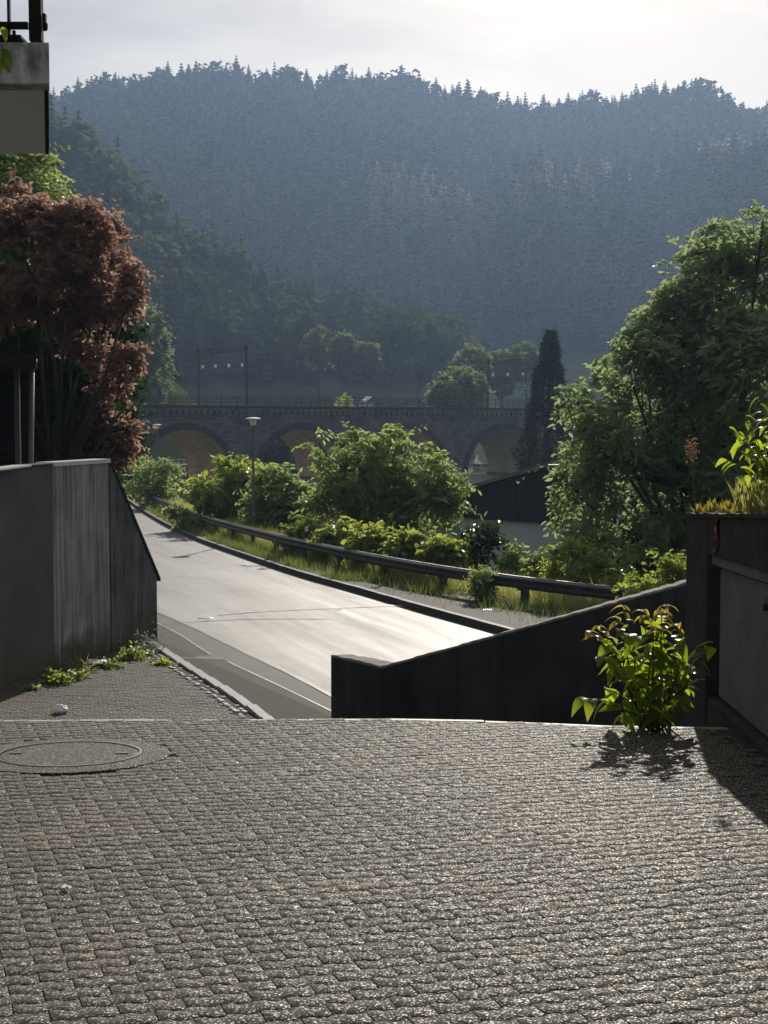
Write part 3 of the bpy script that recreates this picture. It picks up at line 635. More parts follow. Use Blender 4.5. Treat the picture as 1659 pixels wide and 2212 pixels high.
# right kerb (long kerb stones, darkened and raised to cover their shadow) and its pavement
kr = empty('right_kerb', kerb_l[10]); tag(kr, kind='structure')
for k in range(2, 96):
    a, b = kerb_l[k], kerb_l[k+1]; dd = (b-a)/np.linalg.norm(b-a); nn = np.array([dd[1], -dd[0], 0])
    a2, b2 = a+dd*0.006, b-dd*0.006
    mb = MB(); hgt = 0.165+random.uniform(-.004,.004)
    P = [a2, b2, b2+nn*0.15, a2+nn*0.15]
    if nn[0] < 0: nn = -nn; P = [a2, b2, b2+nn*0.15, a2+nn*0.15]
    P = P[::-1] if np.cross((P[1]-P[0])[:2], (P[2]-P[1])[:2]) < 0 else P
    mb.hexa([tuple(p+np.array([0,0,-0.1])) for p in P] + [tuple(p+np.array([0,0,hgt])) for p in P])
    mb.build('kerb_stone', M['kerb_shade'], kr)
kk = kerb_l[4:90]; nx_ = []
for p in kk:
    xr = sort_interp(p[1]+1.0, rail_l); nx_.append([xr+0.6, p[1]+1.0, p[2]])
nx_ = np.array(nx_)
A_ = kk + np.array([0.14,0.04,0]); 
ribbon('right_pavement', A_, nx_, M['asphalt_dark'], 0.15)

# covers set in the road
def road_cover(u, v, r, label, square=False, onp=0.0, mat='iron'):
    c = on(u, v, RC+onp, RS); e = empty('drain_cover' if square else 'manhole_cover', c); tag(e, label, 'drain cover' if square else 'manhole cover')
    mb = MB()
    if square:
        mb.box((-r,-r,-0.02),(r,r,0.008)); mb.v = [(x+c[0],y+c[1],z+c[2]+RS*y) for x,y,z in mb.v]; mb.build('frame', M[mat], e)
        for k in range(5):
            m2 = MB(); x = -r*0.8+k*r*0.4; m2.box((x-r*0.12,-r*0.85,0.006),(x+r*0.12,r*0.85,0.016)); m2.v = [(a+c[0],b+c[1],z+c[2]+RS*b) for a,b,z in m2.v]; m2.build('bar', M[mat], e)
    else:
        mb.lathe([(r,-0.02),(r,0.010),(r*0.86,0.010),(r*0.86,0.0)], (0,0,0), 32); mb.v = [(x+c[0],y+c[1],z+c[2]+RS*y) for x,y,z in mb.v]; mb.build('ring', M[mat], e)
        m2 = MB(); m2.lathe([(r*0.84,-0.02),(r*0.84,0.009),(r*0.8,0.012),(0.02,0.012)], (0,0,0), 32); m2.v = [(x+c[0],y+c[1],z+c[2]+RS*y) for x,y,z in m2.v]; m2.build('lid', M[mat], e)
M['shine'] = mat_rough('glinting_iron', (0.5,0.5,0.48), (0.7,0.7,0.68), 12, 0.3, 0.05, 60, 0.6, metal=0.5)  # pale base colour holds the sun glint of the road covers
road_cover(445, 1335, 0.19, 'round glinting manhole cover on the road nearest the ribbed wall', mat='shine')
road_cover(452, 1341, 0.08, 'tiny round valve cap beside the manhole cover on the road', mat='shine')
road_cover(541, 1323, 0.10, 'small bright drain cover in the left lane of the road', True, mat='shine')
road_cover(730, 1317, 0.10, 'small bright drain cover in the middle of the road', True, mat='shine')
road_cover(857, 1309, 0.22, 'bright drain grate on the road beside the right kerb', True, mat='shine')
road_cover(1053, 1318, 0.11, 'small bright cover in the pavement behind the right kerb', True, 0.15, mat='shine')

# ---------------------------------------------------------------- guardrail
gr = empty('guardrail', rail_l[20]); tag(gr, 'long curved dark steel guardrail along the right side of the road', 'guardrail')
gl = rail_l.copy(); gl[:,2] = rz(gl[:,1]) + 0.86
PROF = [(-0.03,0.0),(0.0,0.0),(0.02,-0.02),(0.07,-0.055),(0.075,-0.095),(0.015,-0.135),(0.015,-0.175),(0.075,-0.215),(0.07,-0.255),(0.02,-0.29),(0.0,-0.31)]
seg = 4
ks = list(range(0, len(gl)-seg-1, seg))
for k in ks:
    P = gl[k:k+seg+1]
    d_ = np.gradient(gl[:,:2], axis=0)[k:k+seg+1]; d_ /= np.linalg.norm(d_, axis=1)[:,None]
    n_ = np.c_[-d_[:,1], d_[:,0]]; n_[n_[:,0] > 0] *= -1      # towards the road
    V = []; Fq = []
    lap = 0.004*(k//seg % 2)
    for q, (p, nn) in enumerate(zip(P, n_)):
        for off in (0.0, -0.006):
            for a, z in PROF: V.append((p[0]+nn[0]*(a+off+lap), p[1]+nn[1]*(a+off+lap), p[2]+z))
    m_ = len(PROF)
    for q in range(len(P)-1):
        for l_ in range(2):
            for j in range(m_-1):
                b0 = (q*2+l_)*m_+j; b1 = ((q+1)*2+l_)*m_+j; Fq.append((b0, b1, b1+1, b0+1) if l_ else (b0, b0+1, b1+1, b1))
        for j in (0, m_-1):
            b0 = q*2*m_+j; b1 = (q+1)*2*m_+j; Fq.append((b0, b1, b1+m_, b0+m_))
    me = bpy.data.meshes.new('rail_beam'); me.from_pydata(V, [], Fq); me.update(); obj('rail_beam', me, M['galv'], gr)
    p = P[0]; nn = n_[0]; dd = d_[0]
    mb = MB(); Mx = Matrix(((dd[0], nn[0], 0, p[0]), (dd[1], nn[1], 0, p[1]), (0,0,1,0), (0,0,0,1)))
    zb = rz(p[1])
    mb.box((-0.09,-0.20,zb-0.2),(0.09,-0.06,zb+0.80), Mx); mb.box((-0.16,-0.061,zb+0.50),(0.16,-0.008,zb+0.82), Mx)
    mb.build('post', M['galv'], gr)

# ---------------------------------------------------------------- dark sloping wall on the right of the ramp
e = empty('parapet_wall', at(825,1552,18.65)); tag(e, 'black shaded concrete parapet wall whose top climbs to the right', 'wall')
P0 = at(715,1417,19.5); P1 = at(825,1442,18.65); P2 = at(1480,1262,18.65); P3 = P2 + (P2-P1)*0.7
T = 0.24
back = [P0+np.array([T*0.9,T*0.15,0]), P1+np.array([T*0.75,T*0.9,0.0]), P2+np.array([0,T*0.9,0]), P3+np.array([0,T*0.9,0])]
front = [P0, P1, P2, P3]
def wallseg(name, a, b, b2, a2, zlow, mat, parent):
    mb = MB(); mb.hexa([(a[0],a[1],zlow),(b[0],b[1],zlow),(b2[0],b2[1],zlow),(a2[0],a2[1],zlow),tuple(a),tuple(b),tuple(b2),tuple(a2)]); return mb.build(name, mat, parent)
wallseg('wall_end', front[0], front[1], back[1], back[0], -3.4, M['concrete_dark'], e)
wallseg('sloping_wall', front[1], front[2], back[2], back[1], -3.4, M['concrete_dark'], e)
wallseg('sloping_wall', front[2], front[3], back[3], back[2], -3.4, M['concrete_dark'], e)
def coping(a, b, b2, a2, parent, n=40, seed=1):
    r = np.random.default_rng(seed); V = []; Fq = []
    a, b, b2, a2 = map(np.asarray, (a, b, b2, a2))
    for i in range(n+1):
        t = i/n; p = a+(b-a)*t; q = a2+(b2-a2)*t; hh = 0.012+0.014*r.random(); o1 = (q-p)*0.02*r.random()
        V += [tuple(p-o1+np.array([0,0,-0.01])), tuple(p-o1+np.array([0,0,hh])), tuple(q+o1+np.array([0,0,hh+0.004*r.random()])), tuple(q+o1+np.array([0,0,-0.01]))]
    for i in range(n):
        for j in range(3): k = i*4+j; Fq.append((k, k+4, k+5, k+1))
    me = bpy.data.meshes.new('weathered_top'); me.from_pydata(V, [], Fq); me.update(); return obj('weathered_top', me, M['rough_top'], parent)
coping(front[0], front[1], back[1], back[0], e, 14, 3); coping(front[1], front[2], back[2], back[1], e, 60, 4); coping(front[2], front[3], back[3], back[2], e, 30, 5)

# ---------------------------------------------------------------- tall concrete wall on the left
lw = empty('retaining_wall', wall_b[2]); tag(lw, 'tall grey ribbed concrete retaining wall with a slanting end by the road', 'wall')
ZT = 0.58
B = wall_b; T = 0.3
def off(p, a, b):
    d_ = (b-a)[:2]; d_ /= np.linalg.norm(d_); return np.array([p[0]-d_[1]*T, p[1]+d_[0]*T])
def plain_panel(name, a, b, za, zb, mat):
    a2, b2 = off(a, a, b), off(b, a, b); mb = MB()
    mb.hexa([(a[0],a[1],a[2]-0.4),(b[0],b[1],b[2]-0.4),(b2[0],b2[1],b[2]-0.4),(a2[0],a2[1],a[2]-0.4),(a[0],a[1],za),(b[0],b[1],zb),(b2[0],b2[1],zb),(a2[0],a2[1],za)])
    return mb.build(name, mat, lw)
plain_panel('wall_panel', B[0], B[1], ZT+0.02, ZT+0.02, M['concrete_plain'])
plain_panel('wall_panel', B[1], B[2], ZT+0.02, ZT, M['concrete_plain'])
def ribbed(name, a, b, za, zb, n, zr_top, seed, mat=None):
    r = np.random.default_rng(seed)
    d_ = (b-a)[:2]; Lg = np.linalg.norm(d_); d_ /= Lg; nn = np.array([d_[1], -d_[0]])
    mb = MB(); pts = []
    for k in range(n):
        s = Lg*k/n; ws = Lg/n; dep = 0.022*(0.6+0.8*r.random())
        pts += [(s+ws*0.0, 0), (s+ws*0.18, dep), (s+ws*0.62, dep), (s+ws*0.8, 0)]
    pts += [(Lg, 0), (Lg, -T), (0, -T)]
    xy = [(a[0]+d_[0]*s+nn[0]*q, a[1]+d_[1]*s+nn[1]*q) for s, q in pts]
    tops = [za + (zb-za)*min(max(s/Lg,0),1) for s, q in pts]
    m_ = len(xy); mb.v = [(x,y,a[2]-0.5) for x,y in xy] + [(x,y,z) for (x,y),z in zip(xy, tops)]
    mb.f = [(k, (k+1)%m_, m_+(k+1)%m_, m_+k) for k in range(m_)] + [tuple(m_+k for k in range(m_))]
    return mb.build(name, mat or M['concrete'], lw)
ribbed('ribbed_panel', B[2], B[3]-(B[3]-B[2])*0.02, ZT-0.02, ZT-0.02, 26, 0, 1)
zend = at(340,1250,B[4][1])[2]
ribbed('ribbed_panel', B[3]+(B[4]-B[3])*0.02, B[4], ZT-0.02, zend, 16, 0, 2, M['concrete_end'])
def cap(a, b, za, zb, mat, h=0.10, over=0.05, name='coping'):
    d_ = (b-a)[:2]; d_ /= np.linalg.norm(d_); nn = np.array([d_[1], -d_[0]]); mb = MB()
    p = [a[:2]+nn*over, b[:2]+nn*over, b[:2]-nn*(T+over), a[:2]-nn*(T+over)]
    z = [za, zb, zb, za]
    mb.hexa([(*q, zz) for q, zz in zip(p, z)] + [(*q, zz+h) for q, zz in zip(p, z)]); return mb.build(name, mat, lw)
cap(B[0], B[1]+(B[2]-B[1])*0.6, ZT+0.021, ZT+0.021, M['alu'], 0.03, 0.02)
cap(B[1]+(B[2]-B[1])*0.6, B[2], ZT+0.021, ZT+0.005, M['steel'], 0.03, 0.02)
cap(B[2], B[3], ZT-0.019, ZT-0.019, M['alu'], 0.075, 0.045)
cap(B[3]+(B[4]-B[3])*0.004, B[4]+(B[4]-B[3])*0.04, ZT-0.019, zend-0.06, M['steel'], 0.07, 0.05)
# downpipe standing in front of the wall
px = road(72, 1418)
e = empty('drain_pipe', px); tag(e, 'thin brown downpipe running up past the left wall to the dark canopy', 'pipe')
pt = at(70, 800, px[1]-0.0)
mb = MB(); mb.tube([(px[0]+0.03,px[1]-0.05,px[2]),(px[0]+0.01,px[1]-0.05,0.0),(pt[0],px[1]-0.05,pt[2])], 0.05, 10); mb.build('pipe', M['pipe'], e, True)
mb = MB(); mb.tube([(pt[0],px[1]-0.05,pt[2]-0.02),(pt[0]+0.02,px[1]+0.05,pt[2]+0.1),(pt[0]-0.03,px[1]+0.3,pt[2]+0.2)], 0.055, 10); mb.build('elbow', M['pipe'], e, True)
for z in (-1.9, -0.3):
    mb = MB(); mb.lathe([(0.058,-0.02),(0.058,0.02)], (px[0]+0.02, px[1]-0.05, z), 12); mb.build('clamp', M['pipe'], e)
# dark canopy behind the wall
M['dark_post'] = mat_rough('dark_post', (0.06,0.055,0.05), (0.09,0.08,0.07), 3, 0.6, 0.05, 20, 0.2)
cp = empty('canopy', (-9.2,30,0.3)); tag(cp, 'dark timber canopy above the wall at the left edge', 'canopy')
zc0, zc1 = at(40,792,27.5)[2], at(40,770,27.5)[2]
mb = MB(); mb.prism([(-16,26.6),(-5.98,26.6),(-8.2,36),(-16,36)], zc0, zc1); mb.build('roof_slab', M['dark_wood'], cp, bevel=0.02)
for (u_, Y_) in ((38, 28.2),):
    q = at(u_, 900, Y_); mb = MB(); mb.box((q[0]-0.045,Y_-0.045,0.2),(q[0]+0.045,Y_+0.045,zc0+0.001)); mb.build('post', M['dark_post'], cp)
for k in range(14):
    z = 0.25+k*0.16; mb = MB(); mb.box((-16,33.0,z),(-7.55,33.05,z+0.152)); mb.build('board', M['dark_wood'], cp)

# ---------------------------------------------------------------- street lamps, delineator
def lamp(base, hgt, label):
    e = empty('street_lamp', base); tag(e, label, 'street lamp', 'street lamps along the guardrail')
    x, y, z = base
    mb = MB(); mb.lathe([(0.09,-0.3),(0.085,1.1),(0.06,1.15),(0.045,hgt-0.42),(0.045,hgt-0.36)], (x,y,z), 12); mb.build('pole', M['pole'], e, False)
    g = None
    mb = MB(); mb.lathe([(0.10,hgt-0.38),(0.11,hgt-0.36),(0.11,hgt-0.33)], (x,y,z), 16); g = mb.build('collar', M['pole'], e)
    mb = MB(); mb.lathe([(0.095,hgt-0.33),(0.12,hgt-0.28),(0.185,hgt-0.05)], (x,y,z), 20); mb.build('glass', M['lampglass'], e, True)
    mb = MB(); mb.lathe([(0.33,hgt-0.05),(0.345,hgt-0.03),(0.34,hgt-0.01),(0.12,hgt+0.03),(0.02,hgt+0.035)], (x,y,z), 28); mb.build('shade', M['alu'], e)
    mb = MB(); mb.box((-0.045,-0.10,0.5),(0.045,-0.085,0.9)); mb.v = [(a+x,b+y,c+z) for a,b,c in mb.v]; mb.build('hatch', M['pole'], e)
b1 = on(548,1163,RC,RS); lamp(b1, at(545,903,b1[1])[2]-b1[2], 'nearer grey street lamp with flat disc top in front of the viaduct')
b2 = on(341,1079,RC,RS); lamp(b2, at(352,917,b2[1])[2]-b2[2], 'farther grey street lamp beside the copper-leaved tree')
q = at(662,1180,52.5); q[2] = rz(52.5)
e = empty('delineator_post', q); tag(e, 'white roadside marker post with black band behind the guardrail', 'marker post')
mb = MB(); zt = at(662,1138,52.5)[2]
mb.prism([(q[0]-0.06,q[1]+0.05),(q[0],q[1]-0.06),(q[0]+0.06,q[1]+0.05)], q[2]-0.2, zt); mb.build('body', M['white'], e)
mb = MB(); mb.prism([(q[0]-0.066,q[1]+0.054),(q[0],q[1]-0.068),(q[0]+0.066,q[1]+0.054)], zt-0.38, zt-0.16); mb.build('band', M['black'], e)

# ---------------------------------------------------------------- railway viaduct
AL = R(35); ev = np.array([math.cos(AL), math.sin(AL), 0]); bv = np.array([-math.sin(AL), math.cos(AL), 0])
O = np.array([at(529,880,190)[0], 190.0, 0]); PIT, WID, PT_ = 16.5, 11.5, 3.6
def zdk(s): return 1.75 - 0.007*s
def VP(s, b, z): return O + ev*s + bv*b + np.array([0,0,z])
via = empty('railway_viaduct', VP(0,0,-16)); tag(via, 'long grey stone railway viaduct with round arches across the valley', 'viaduct')
def uvmesh(name, quads, mat, parent):
    """quads: list of 4x(point, (u,v))"""
    me = bpy.data.meshes.new(name); V = []; Fq = []; UV = []
    for qd in quads:
        i = len(V); V += [tuple(p) for p, t in qd]; UV += [t for p, t in qd]; Fq.append(tuple(range(i, i+4)))
    me.from_pydata(V, [], Fq); uv = me.uv_layers.new(name='UVMap')
    for li, t in enumerate(UV): uv.data[li].uv = t
    me.update(); return obj(name, me, mat, parent)
RAD = (PIT-PT_)/2
bays = range(-3, 5)
for i in bays:
    s0 = i*PIT + PT_/2; s1 = (i+1)*PIT - PT_/2; sm = (s0+s1)/2
    zc = zdk(sm) - 2.95 - RAD                       # springing height
    nseg = 28
    ths = [math.pi*k/nseg for k in range(nseg+1)]
    ss = [sm - RAD*math.cos(t) for t in ths]; zz = [zc + RAD*math.sin(t) for t in ths]
    for bb, nm in ((0.0, 'spandrel_wall'), (WID, 'spandrel_wall')):
        Q = []
        for k in range(nseg):
            a = (VP(ss[k],bb,zz[k]), (ss[k],zz[k])); b = (VP(ss[k+1],bb,zz[k+1]), (ss[k+1],zz[k+1]))
            zt0, zt1 = zdk(ss[k])-0.9, zdk(ss[k+1])-0.9
            c = (VP(ss[k+1],bb,zt1), (ss[k+1],zt1)); d_ = (VP(ss[k],bb,zt0), (ss[k],zt0))
            Q.append([a,b,c,d_] if bb == 0 else [b,a,d_,c])
        uvmesh(nm, Q, M['stone'], via)
    Q = []
    for k in range(nseg):
        l0, l1 = RAD*ths[k], RAD*ths[k+1]
        Q.append([(VP(ss[k],0.02,zz[k]),(0,l0)), (VP(ss[k],WID-0.02,zz[k]),(WID,l0)), (VP(ss[k+1],WID-0.02,zz[k+1]),(WID,l1)), (VP(ss[k+1],0.02,zz[k+1]),(0,l1))])
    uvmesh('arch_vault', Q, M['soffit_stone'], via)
    # voussoir ring, a little proud
    ring = MB(); RO = RAD+0.85
    for k in range(nseg):
        t0, t1 = ths[k]+0.006, ths[k+1]-0.006
        P = [(sm-RAD*0.998*math.cos(t0), zc+RAD*0.998*math.sin(t0)), (sm-RAD*0.998*math.cos(t1), zc+RAD*0.998*math.sin(t1)), (sm-RO*math.cos(t1), zc+RO*math.sin(t1)), (sm-RO*math.cos(t0), zc+RO*math.sin(t0))]
        pr = 0.05+0.03*(k%2)
        ring.hexa([tuple(VP(s_,0.01,z_)) for s_, z_ in P] + [tuple(VP(s_,-pr,z_)) for s_, z_ in P])
    ring.build('arch_ring', M['stone'], via)
def vbox(name, s0, s1, b0, b1, z0, z1, mat, parent):
    pts = [(s0,b0),(s1,b0),(s1,b1),(s0,b1)]
    def face(p, q, zl, zh): 
        l = math.hypot(q[0]-p[0], q[1]-p[1]); return [(VP(*p,zl),(0,zl)), (VP(*q,zl),(l,zl)), (VP(*q,zh),(l,zh)), (VP(*p,zh),(0,zh))]
    Q = [face(pts[k], pts[(k+1)%4], z0, z1) for k in range(4)]
    Q.append([(VP(*p,z1),(p[0],p[1])) for p in pts]); Q.append([(VP(*p,z0),(p[0],p[1])) for p in pts[::-1]])
    return uvmesh(name, Q, mat, parent)
for i in range(-3, 6):
    s = i*PIT; zc = zdk(s) - 2.95 - RAD
    # pier: grey front, warm sides
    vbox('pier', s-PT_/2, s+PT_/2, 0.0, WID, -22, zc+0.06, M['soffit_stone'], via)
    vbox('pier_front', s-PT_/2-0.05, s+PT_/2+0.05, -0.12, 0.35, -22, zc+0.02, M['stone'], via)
    vbox('impost', s-PT_/2-0.16, s+PT_/2+0.16, -0.22, WID+0.1, zc-0.35, zc+0.03, M['stone'], via)
    vbox('spandrel_wall', s-PT_/2-0.001, s+PT_/2+0.001, 0.004, WID-0.004, zc, zdk(s)-0.9, M['stone'], via)
    vbox('pilaster', s-0.95, s+0.95, -0.28, 0.1, zdk(s)-1.75, zdk(s)-0.72, M['stone'], via)
    vbox('pilaster_foot', s-0.65, s+0.65, -0.24, 0.1, zdk(s)-2.25, zdk(s)-1.751, M['stone'], via)
S0, S1 = -3*PIT, 5*PIT
def sloped(name, b0, b1, zlo, zhi, mat, parent=None):
    mb = MB(); P = [(S0,b0),(S1,b0),(S1,b1),(S0,b1)]
    mb.hexa([tuple(VP(s,b,zdk(s)+zlo)) for s, b in P] + [tuple(VP(s,b,zdk(s)+zhi)) for s, b in P]); return mb.build(name, mat, parent)
M['ballast'] = mat_rough('ballast', (0.10,0.09,0.085), (0.17,0.15,0.14), 3, 0.9, 0.8, 8, 0.2)
M['cornice'] = mat_rough('pale_sandstone', (0.10,0.093,0.088), (0.22,0.205,0.19), 0.5, 0.9, 0.3, 6, 0.2)
sloped('deck', 0.3, WID-0.3, -0.9, -0.02, M['ballast'], via)
sloped('cornice', -0.5, 0.6, -0.36, -0.0, M['steel'], via)
sloped('cornice_course', -0.30, 0.5, -0.66, -0.362, M['cornice'], via)
sloped('cornice', WID-0.6, WID+0.5, -0.36, 0.0, M['steel'], via)
cb = MB(); cb.box((-0.21,-0.0,-0.42),(0.21,0.30,0.0)); cbm = cb.mesh('corbel'); cbm.materials.append(M['cornice'])
for k in range(int((S1-S0)/0.85)):
    s = S0 + k*0.85+0.4; p = VP(s, -0.27, zdk(s)-0.662)
    o = bpy.data.objects.new('corbel', cbm); COL.objects.link(o); o.parent = via; o.matrix_parent_inverse = Matrix.Translation(-via.location)
    o.location = p; o.rotation_euler = (0,0,AL); o.scale = (1, 1, 0.85+0.3*random.random())
# near parapet railing
for b_, nm, lab in ((-0.38, 'railing', None), (WID+0.38, 'railing', None)):
    rl = empty('railing', VP(0,b_,zdk(0))); rl.parent = via; rl.matrix_parent_inverse = Matrix.Translation(-via.location)
    for z in (0.42, 0.78, 1.12):
        mb = MB(); mb.tube([VP(S0,b_,zdk(S0)+z), VP(S1,b_,zdk(S1)+z)], 0.035, 5); o = mb.build('rail', M['steel'], None); o.parent = rl; o.matrix_parent_inverse = rl.matrix_world.inverted() if False else Matrix.Translation(-Vector(VP(0,b_,zdk(0))))
    pm = MB(); pm.box((-0.045,-0.045,-0.05),(0.045,0.045,1.14)); pmm = pm.mesh('post'); pmm.materials.append(M['steel'])
    for k in range(int((S1-S0)/2.3)):
        s = S0+k*2.3; o = bpy.data.objects.new('post', pmm); COL.objects.link(o); o.parent = rl; o.matrix_parent_inverse = Matrix.Translation(-Vector(VP(0,b_,zdk(0)))); o.location = VP(s, b_, zdk(s))
# catenary portals
M['insul'] = mat_rough('white_insulator', (0.8,0.82,0.8), (0.9,0.9,0.88), 5, 0.15, 0, 10, 0.8)
def lattice(mb, p, q, h, r=0.06, n=9):
    p, q = Vector(p), Vector(q)
    mb.tube([p, q], r, 5); up = Vector((0,0,h)); mb.tube([p+up, q+up], r, 5)
    for k in range(n):
        a = p.lerp(q, k/n); b = p.lerp(q, (k+1)/n); mb.tube([a, b+up], r*0.8, 4); mb.tube([a+up, a], r*0.6, 4)
def portal(s, ztop, label, near_b=-0.45):
    e = empty('catenary_portal', VP(s,0,zdk(s))); tag(e, label, 'railway mast', 'catenary portals on the viaduct')
    for b_, dz in ((near_b, -2.0), (WID+0.45, -0.1)):
        mb = MB(); mb.tube([VP(s,b_,zdk(s)+dz), VP(s,b_,ztop)], [0.17,0.13], 6); mb.build('mast', M['steel'], e)
        mb = MB(); p = VP(s,b_,ztop); mb.box((p[0]-0.22,p[1]-0.22,p[2]-0.5),(p[0]+0.22,p[1]+0.22,p[2]+0.12)); mb.build('mast_head', M['steel'], e)
    mb = MB(); lattice(mb, VP(s,near_b,ztop-0.62), VP(s,WID+0.45,ztop-0.62), 0.5); mb.build('lattice_beam', M['steel'], e)
    zw = ztop-2.3
    mb = MB(); mb.tube([VP(s,near_b,zw), VP(s,WID+0.45,zw)], 0.02, 4); mb.build('cross_wire', M['steel'], e)
    for k in range(4):
        b_ = 0.6+k*3.4; mb = MB(); p = VP(s,b_,zw); mb.lathe([(0.10,-0.22),(0.17,-0.1),(0.19,0.05),(0.12,0.2),(0.05,0.24)], p, 10); mb.build('insulator', M['insul'], e, True)
    for b_ in (4.0, 7.5):
        mb = MB(); mb.tube([VP(s,b_,ztop-0.62), VP(s,b_,ztop-1.3)], 0.06, 5); mb.build('hanger', M['pole'], e)
z1 = at(530,748,190)[2]; portal(0.0, z1, 'steel lattice railway portal on the viaduct above the nearer street lamp')
z2 = at(1167,772,VP(48,0,0)[1])[2]; portal(48.0, z2, 'steel lattice railway portal on the viaduct beside the dark conical tree')
for k, b_ in enumerate((4.0, 7.5)):
    for hh in (5.3, 6.6):
        mb = MB(); pts = []
        for j in range(25):
            t = j/24; s = -48+t*144; sag = (1.0 if hh > 6 else 0.12)*(1-abs(math.cos(math.pi*(s/48.0)))); pts.append(VP(s, b_, zdk(s)+hh-sag))
        mb.tube(pts, 0.012, 4); w_ = mb.build('overhead_wire', M['steel'])
        tag(w_, ('upper carrier' if hh > 6 else 'lower contact')+' wire over the '+('near' if k == 0 else 'far')+' track of the viaduct', 'wire')

# ---------------------------------------------------------------- concrete box with grey door on the right
bx = empty('bin_store', (2.32,9.0,-0.5)); tag(bx, 'dark concrete store with grey metal door and plants on its flat top', 'bin store')
XF = 2.30
def zt(y): return 0.82 + (11.66-y)*0.068
def slab(name, x0, x1, y0, y1, z0, z1, mat, bevel=0.0):
    f0 = z0 if callable(z0) else (lambda y: z0); f1 = z1 if callable(z1) else (lambda y: z1)
    mb = MB(); P = [(x0,y0),(x1,y0),(x1,y1),(x0,y1)]
    mb.hexa([(x,y,f0(y)) for x,y in P]+[(x,y,f1(y)) for x,y in P]); return mb.build(name, mat, bx, bevel=bevel)
ZD = 0.60
slab('pillar', XF, 4.8, 10.9, 11.66, -3.6, zt, M['concrete_box'], 0.012)
slab('lintel', XF+0.002, 4.8, 5.5, 10.899, lambda y: ZD+0.03*(10.9-y), lambda y: zt(y)-0.001, M['concrete_box'], 0.012)
slab('rear_wall', 3.3, 4.79, 5.5, 10.89, -3.6, lambda y: ZD-0.001, M['concrete_box'])
slab('door_frame', XF+0.03, XF+0.07, 5.5, 10.88, lambda y: ZD-0.07+0.03*(10.9-y), lambda y: ZD-0.002+0.03*(10.9-y), M['panel'])
slab('door', XF+0.075, XF+0.13, 5.5, 10.80, -0.40, lambda y: ZD-0.09+0.03*(10.9-y), M['panel'], 0.006)
slab('ledge', XF+0.01, 3.3, 5.5, 10.89, lambda y: fz(y)-0.3, -0.42, M['concrete_box'], 0.008)
hp = at(1652,1312,9.28); mb = MB(); mb.box((XF+0.03,9.2,hp[2]-0.05),(XF+0.076,9.36,hp[2]+0.05)); mb.box((XF+0.0,9.26,hp[2]-0.02),(XF+0.03,9.30,hp[2]+0.02)); mb.build('handle', M['steel'], bx)
coping((XF-0.01,11.66,zt(11.66)), (XF-0.01,5.5,zt(5.5)), (XF+0.5,5.5,zt(5.5)), (XF+0.5,11.66,zt(11.66)), bx, 60, 9).data.materials[0] = M['concrete_box']
q = at(1552,1135,10.55)
e = tag(empty('red_rag', (XF,10.55,q[2])), 'faded red cloth hanging from the planted top of the concrete store', 'rag')
mb = MB(); prev = None
for k in range(6):
    z = q[2]+0.06-k*0.045; yy = 0.10-0.006*k
    row = [(XF-0.012-0.008*math.sin(k*1.3+j), 10.6-yy+j*0.045, z+0.006*math.sin(j*2)) for j in range(5)]
    if prev:
        for j in range(4): mb.quad(prev[j], prev[j+1], row[j+1], row[j])
    prev = row
mb.build('cloth', M['red'], e)
q = at(1543,1172,10.65); e = tag(empty('pale_tag', q), 'small pale pebble-shaped tag hanging below the red cloth', 'tag')
mb = MB(); c_ = [(-.032,.05),(.02,.06),(.05,.02),(.045,-.05),(.0,-.075),(-.04,-.04)]
mb.v = [(XF-0.012, 10.62+a, q[2]+b) for a,b in c_]+[(XF-0.002, 10.62+a, q[2]+b) for a,b in c_]
mb.f = [(5,4,3,2,1,0),(6,7,8,9,10,11)]+[(k,(k+1)%6,6+(k+1)%6,6+k) for k in range(6)]
mb.build('tag_plate', M['cornice'], e); mb = MB(); mb.tube([(XF-0.006,10.62,q[2]+0.05),(XF-0.006,10.60,q[2]+0.22)], 0.003, 4); mb.build('string', M['white'], e)

# ---------------------------------------------------------------- big-leaved plant at the corner
def leaf_mesh(name, L_, W_, curl, fold, n=5, mat=None):
    V = []; Fq = []
    for i in range(n+1):
        t = i/n; wd = W_*0.5*(math.sin(math.pi*min(1,(t*0.93+0.07))**0.75)**0.9 if i < n else 0.02)
        x = L_*t; z = -curl*L_*t*t
        ang = math.atan(-2*curl*t)
        for sgn in (-1, -0.5, 0, 0.5, 1): V.append((x*(1-0.12*curl*t), sgn*wd, z + fold*wd*abs(sgn)**1.3 - 0.25*fold*wd*(abs(sgn) > 0.9)))
    for i in range(n):
        for j in range(4): k = i*5+j; Fq.append((k, k+5, k+6, k+1))
    me = bpy.data.meshes.new(name); me.from_pydata(V, [], Fq); me.update(); me.polygons.foreach_set('use_smooth', [True]*len(me.polygons))
    if mat: me.materials.append(mat)
    return me
def place_leaf(me, p, d, roll, sc_, parent, name='leaf'):
    d = Vector(d).normalized(); up = Vector((0,0,1)); y = up.cross(d)
    if y.length < 1e-3: y = Vector((0,1,0))
    y.normalize(); z = d.cross(y)
    Mx = Matrix.Translation(Vector(p)) @ Matrix(((d.x,y.x,z.x,0),(d.y,y.y,z.y,0),(d.z,y.z,z.z,0),(0,0,0,1))) @ Matrix.Rotation(roll, 4, 'X') @ Matrix.Scale(sc_, 4)
    o = bpy.data.objects.new(name, me); COL.objects.link(o); o.parent = parent; o.matrix_parent_inverse = Matrix.Translation(-parent.location); o.matrix_basis = Mx
    return o
big = [leaf_mesh('leaf', 0.21, 0.13, 0.45+0.2*k, 0.25, mat=M['leaf_big']) for k in range(3)]
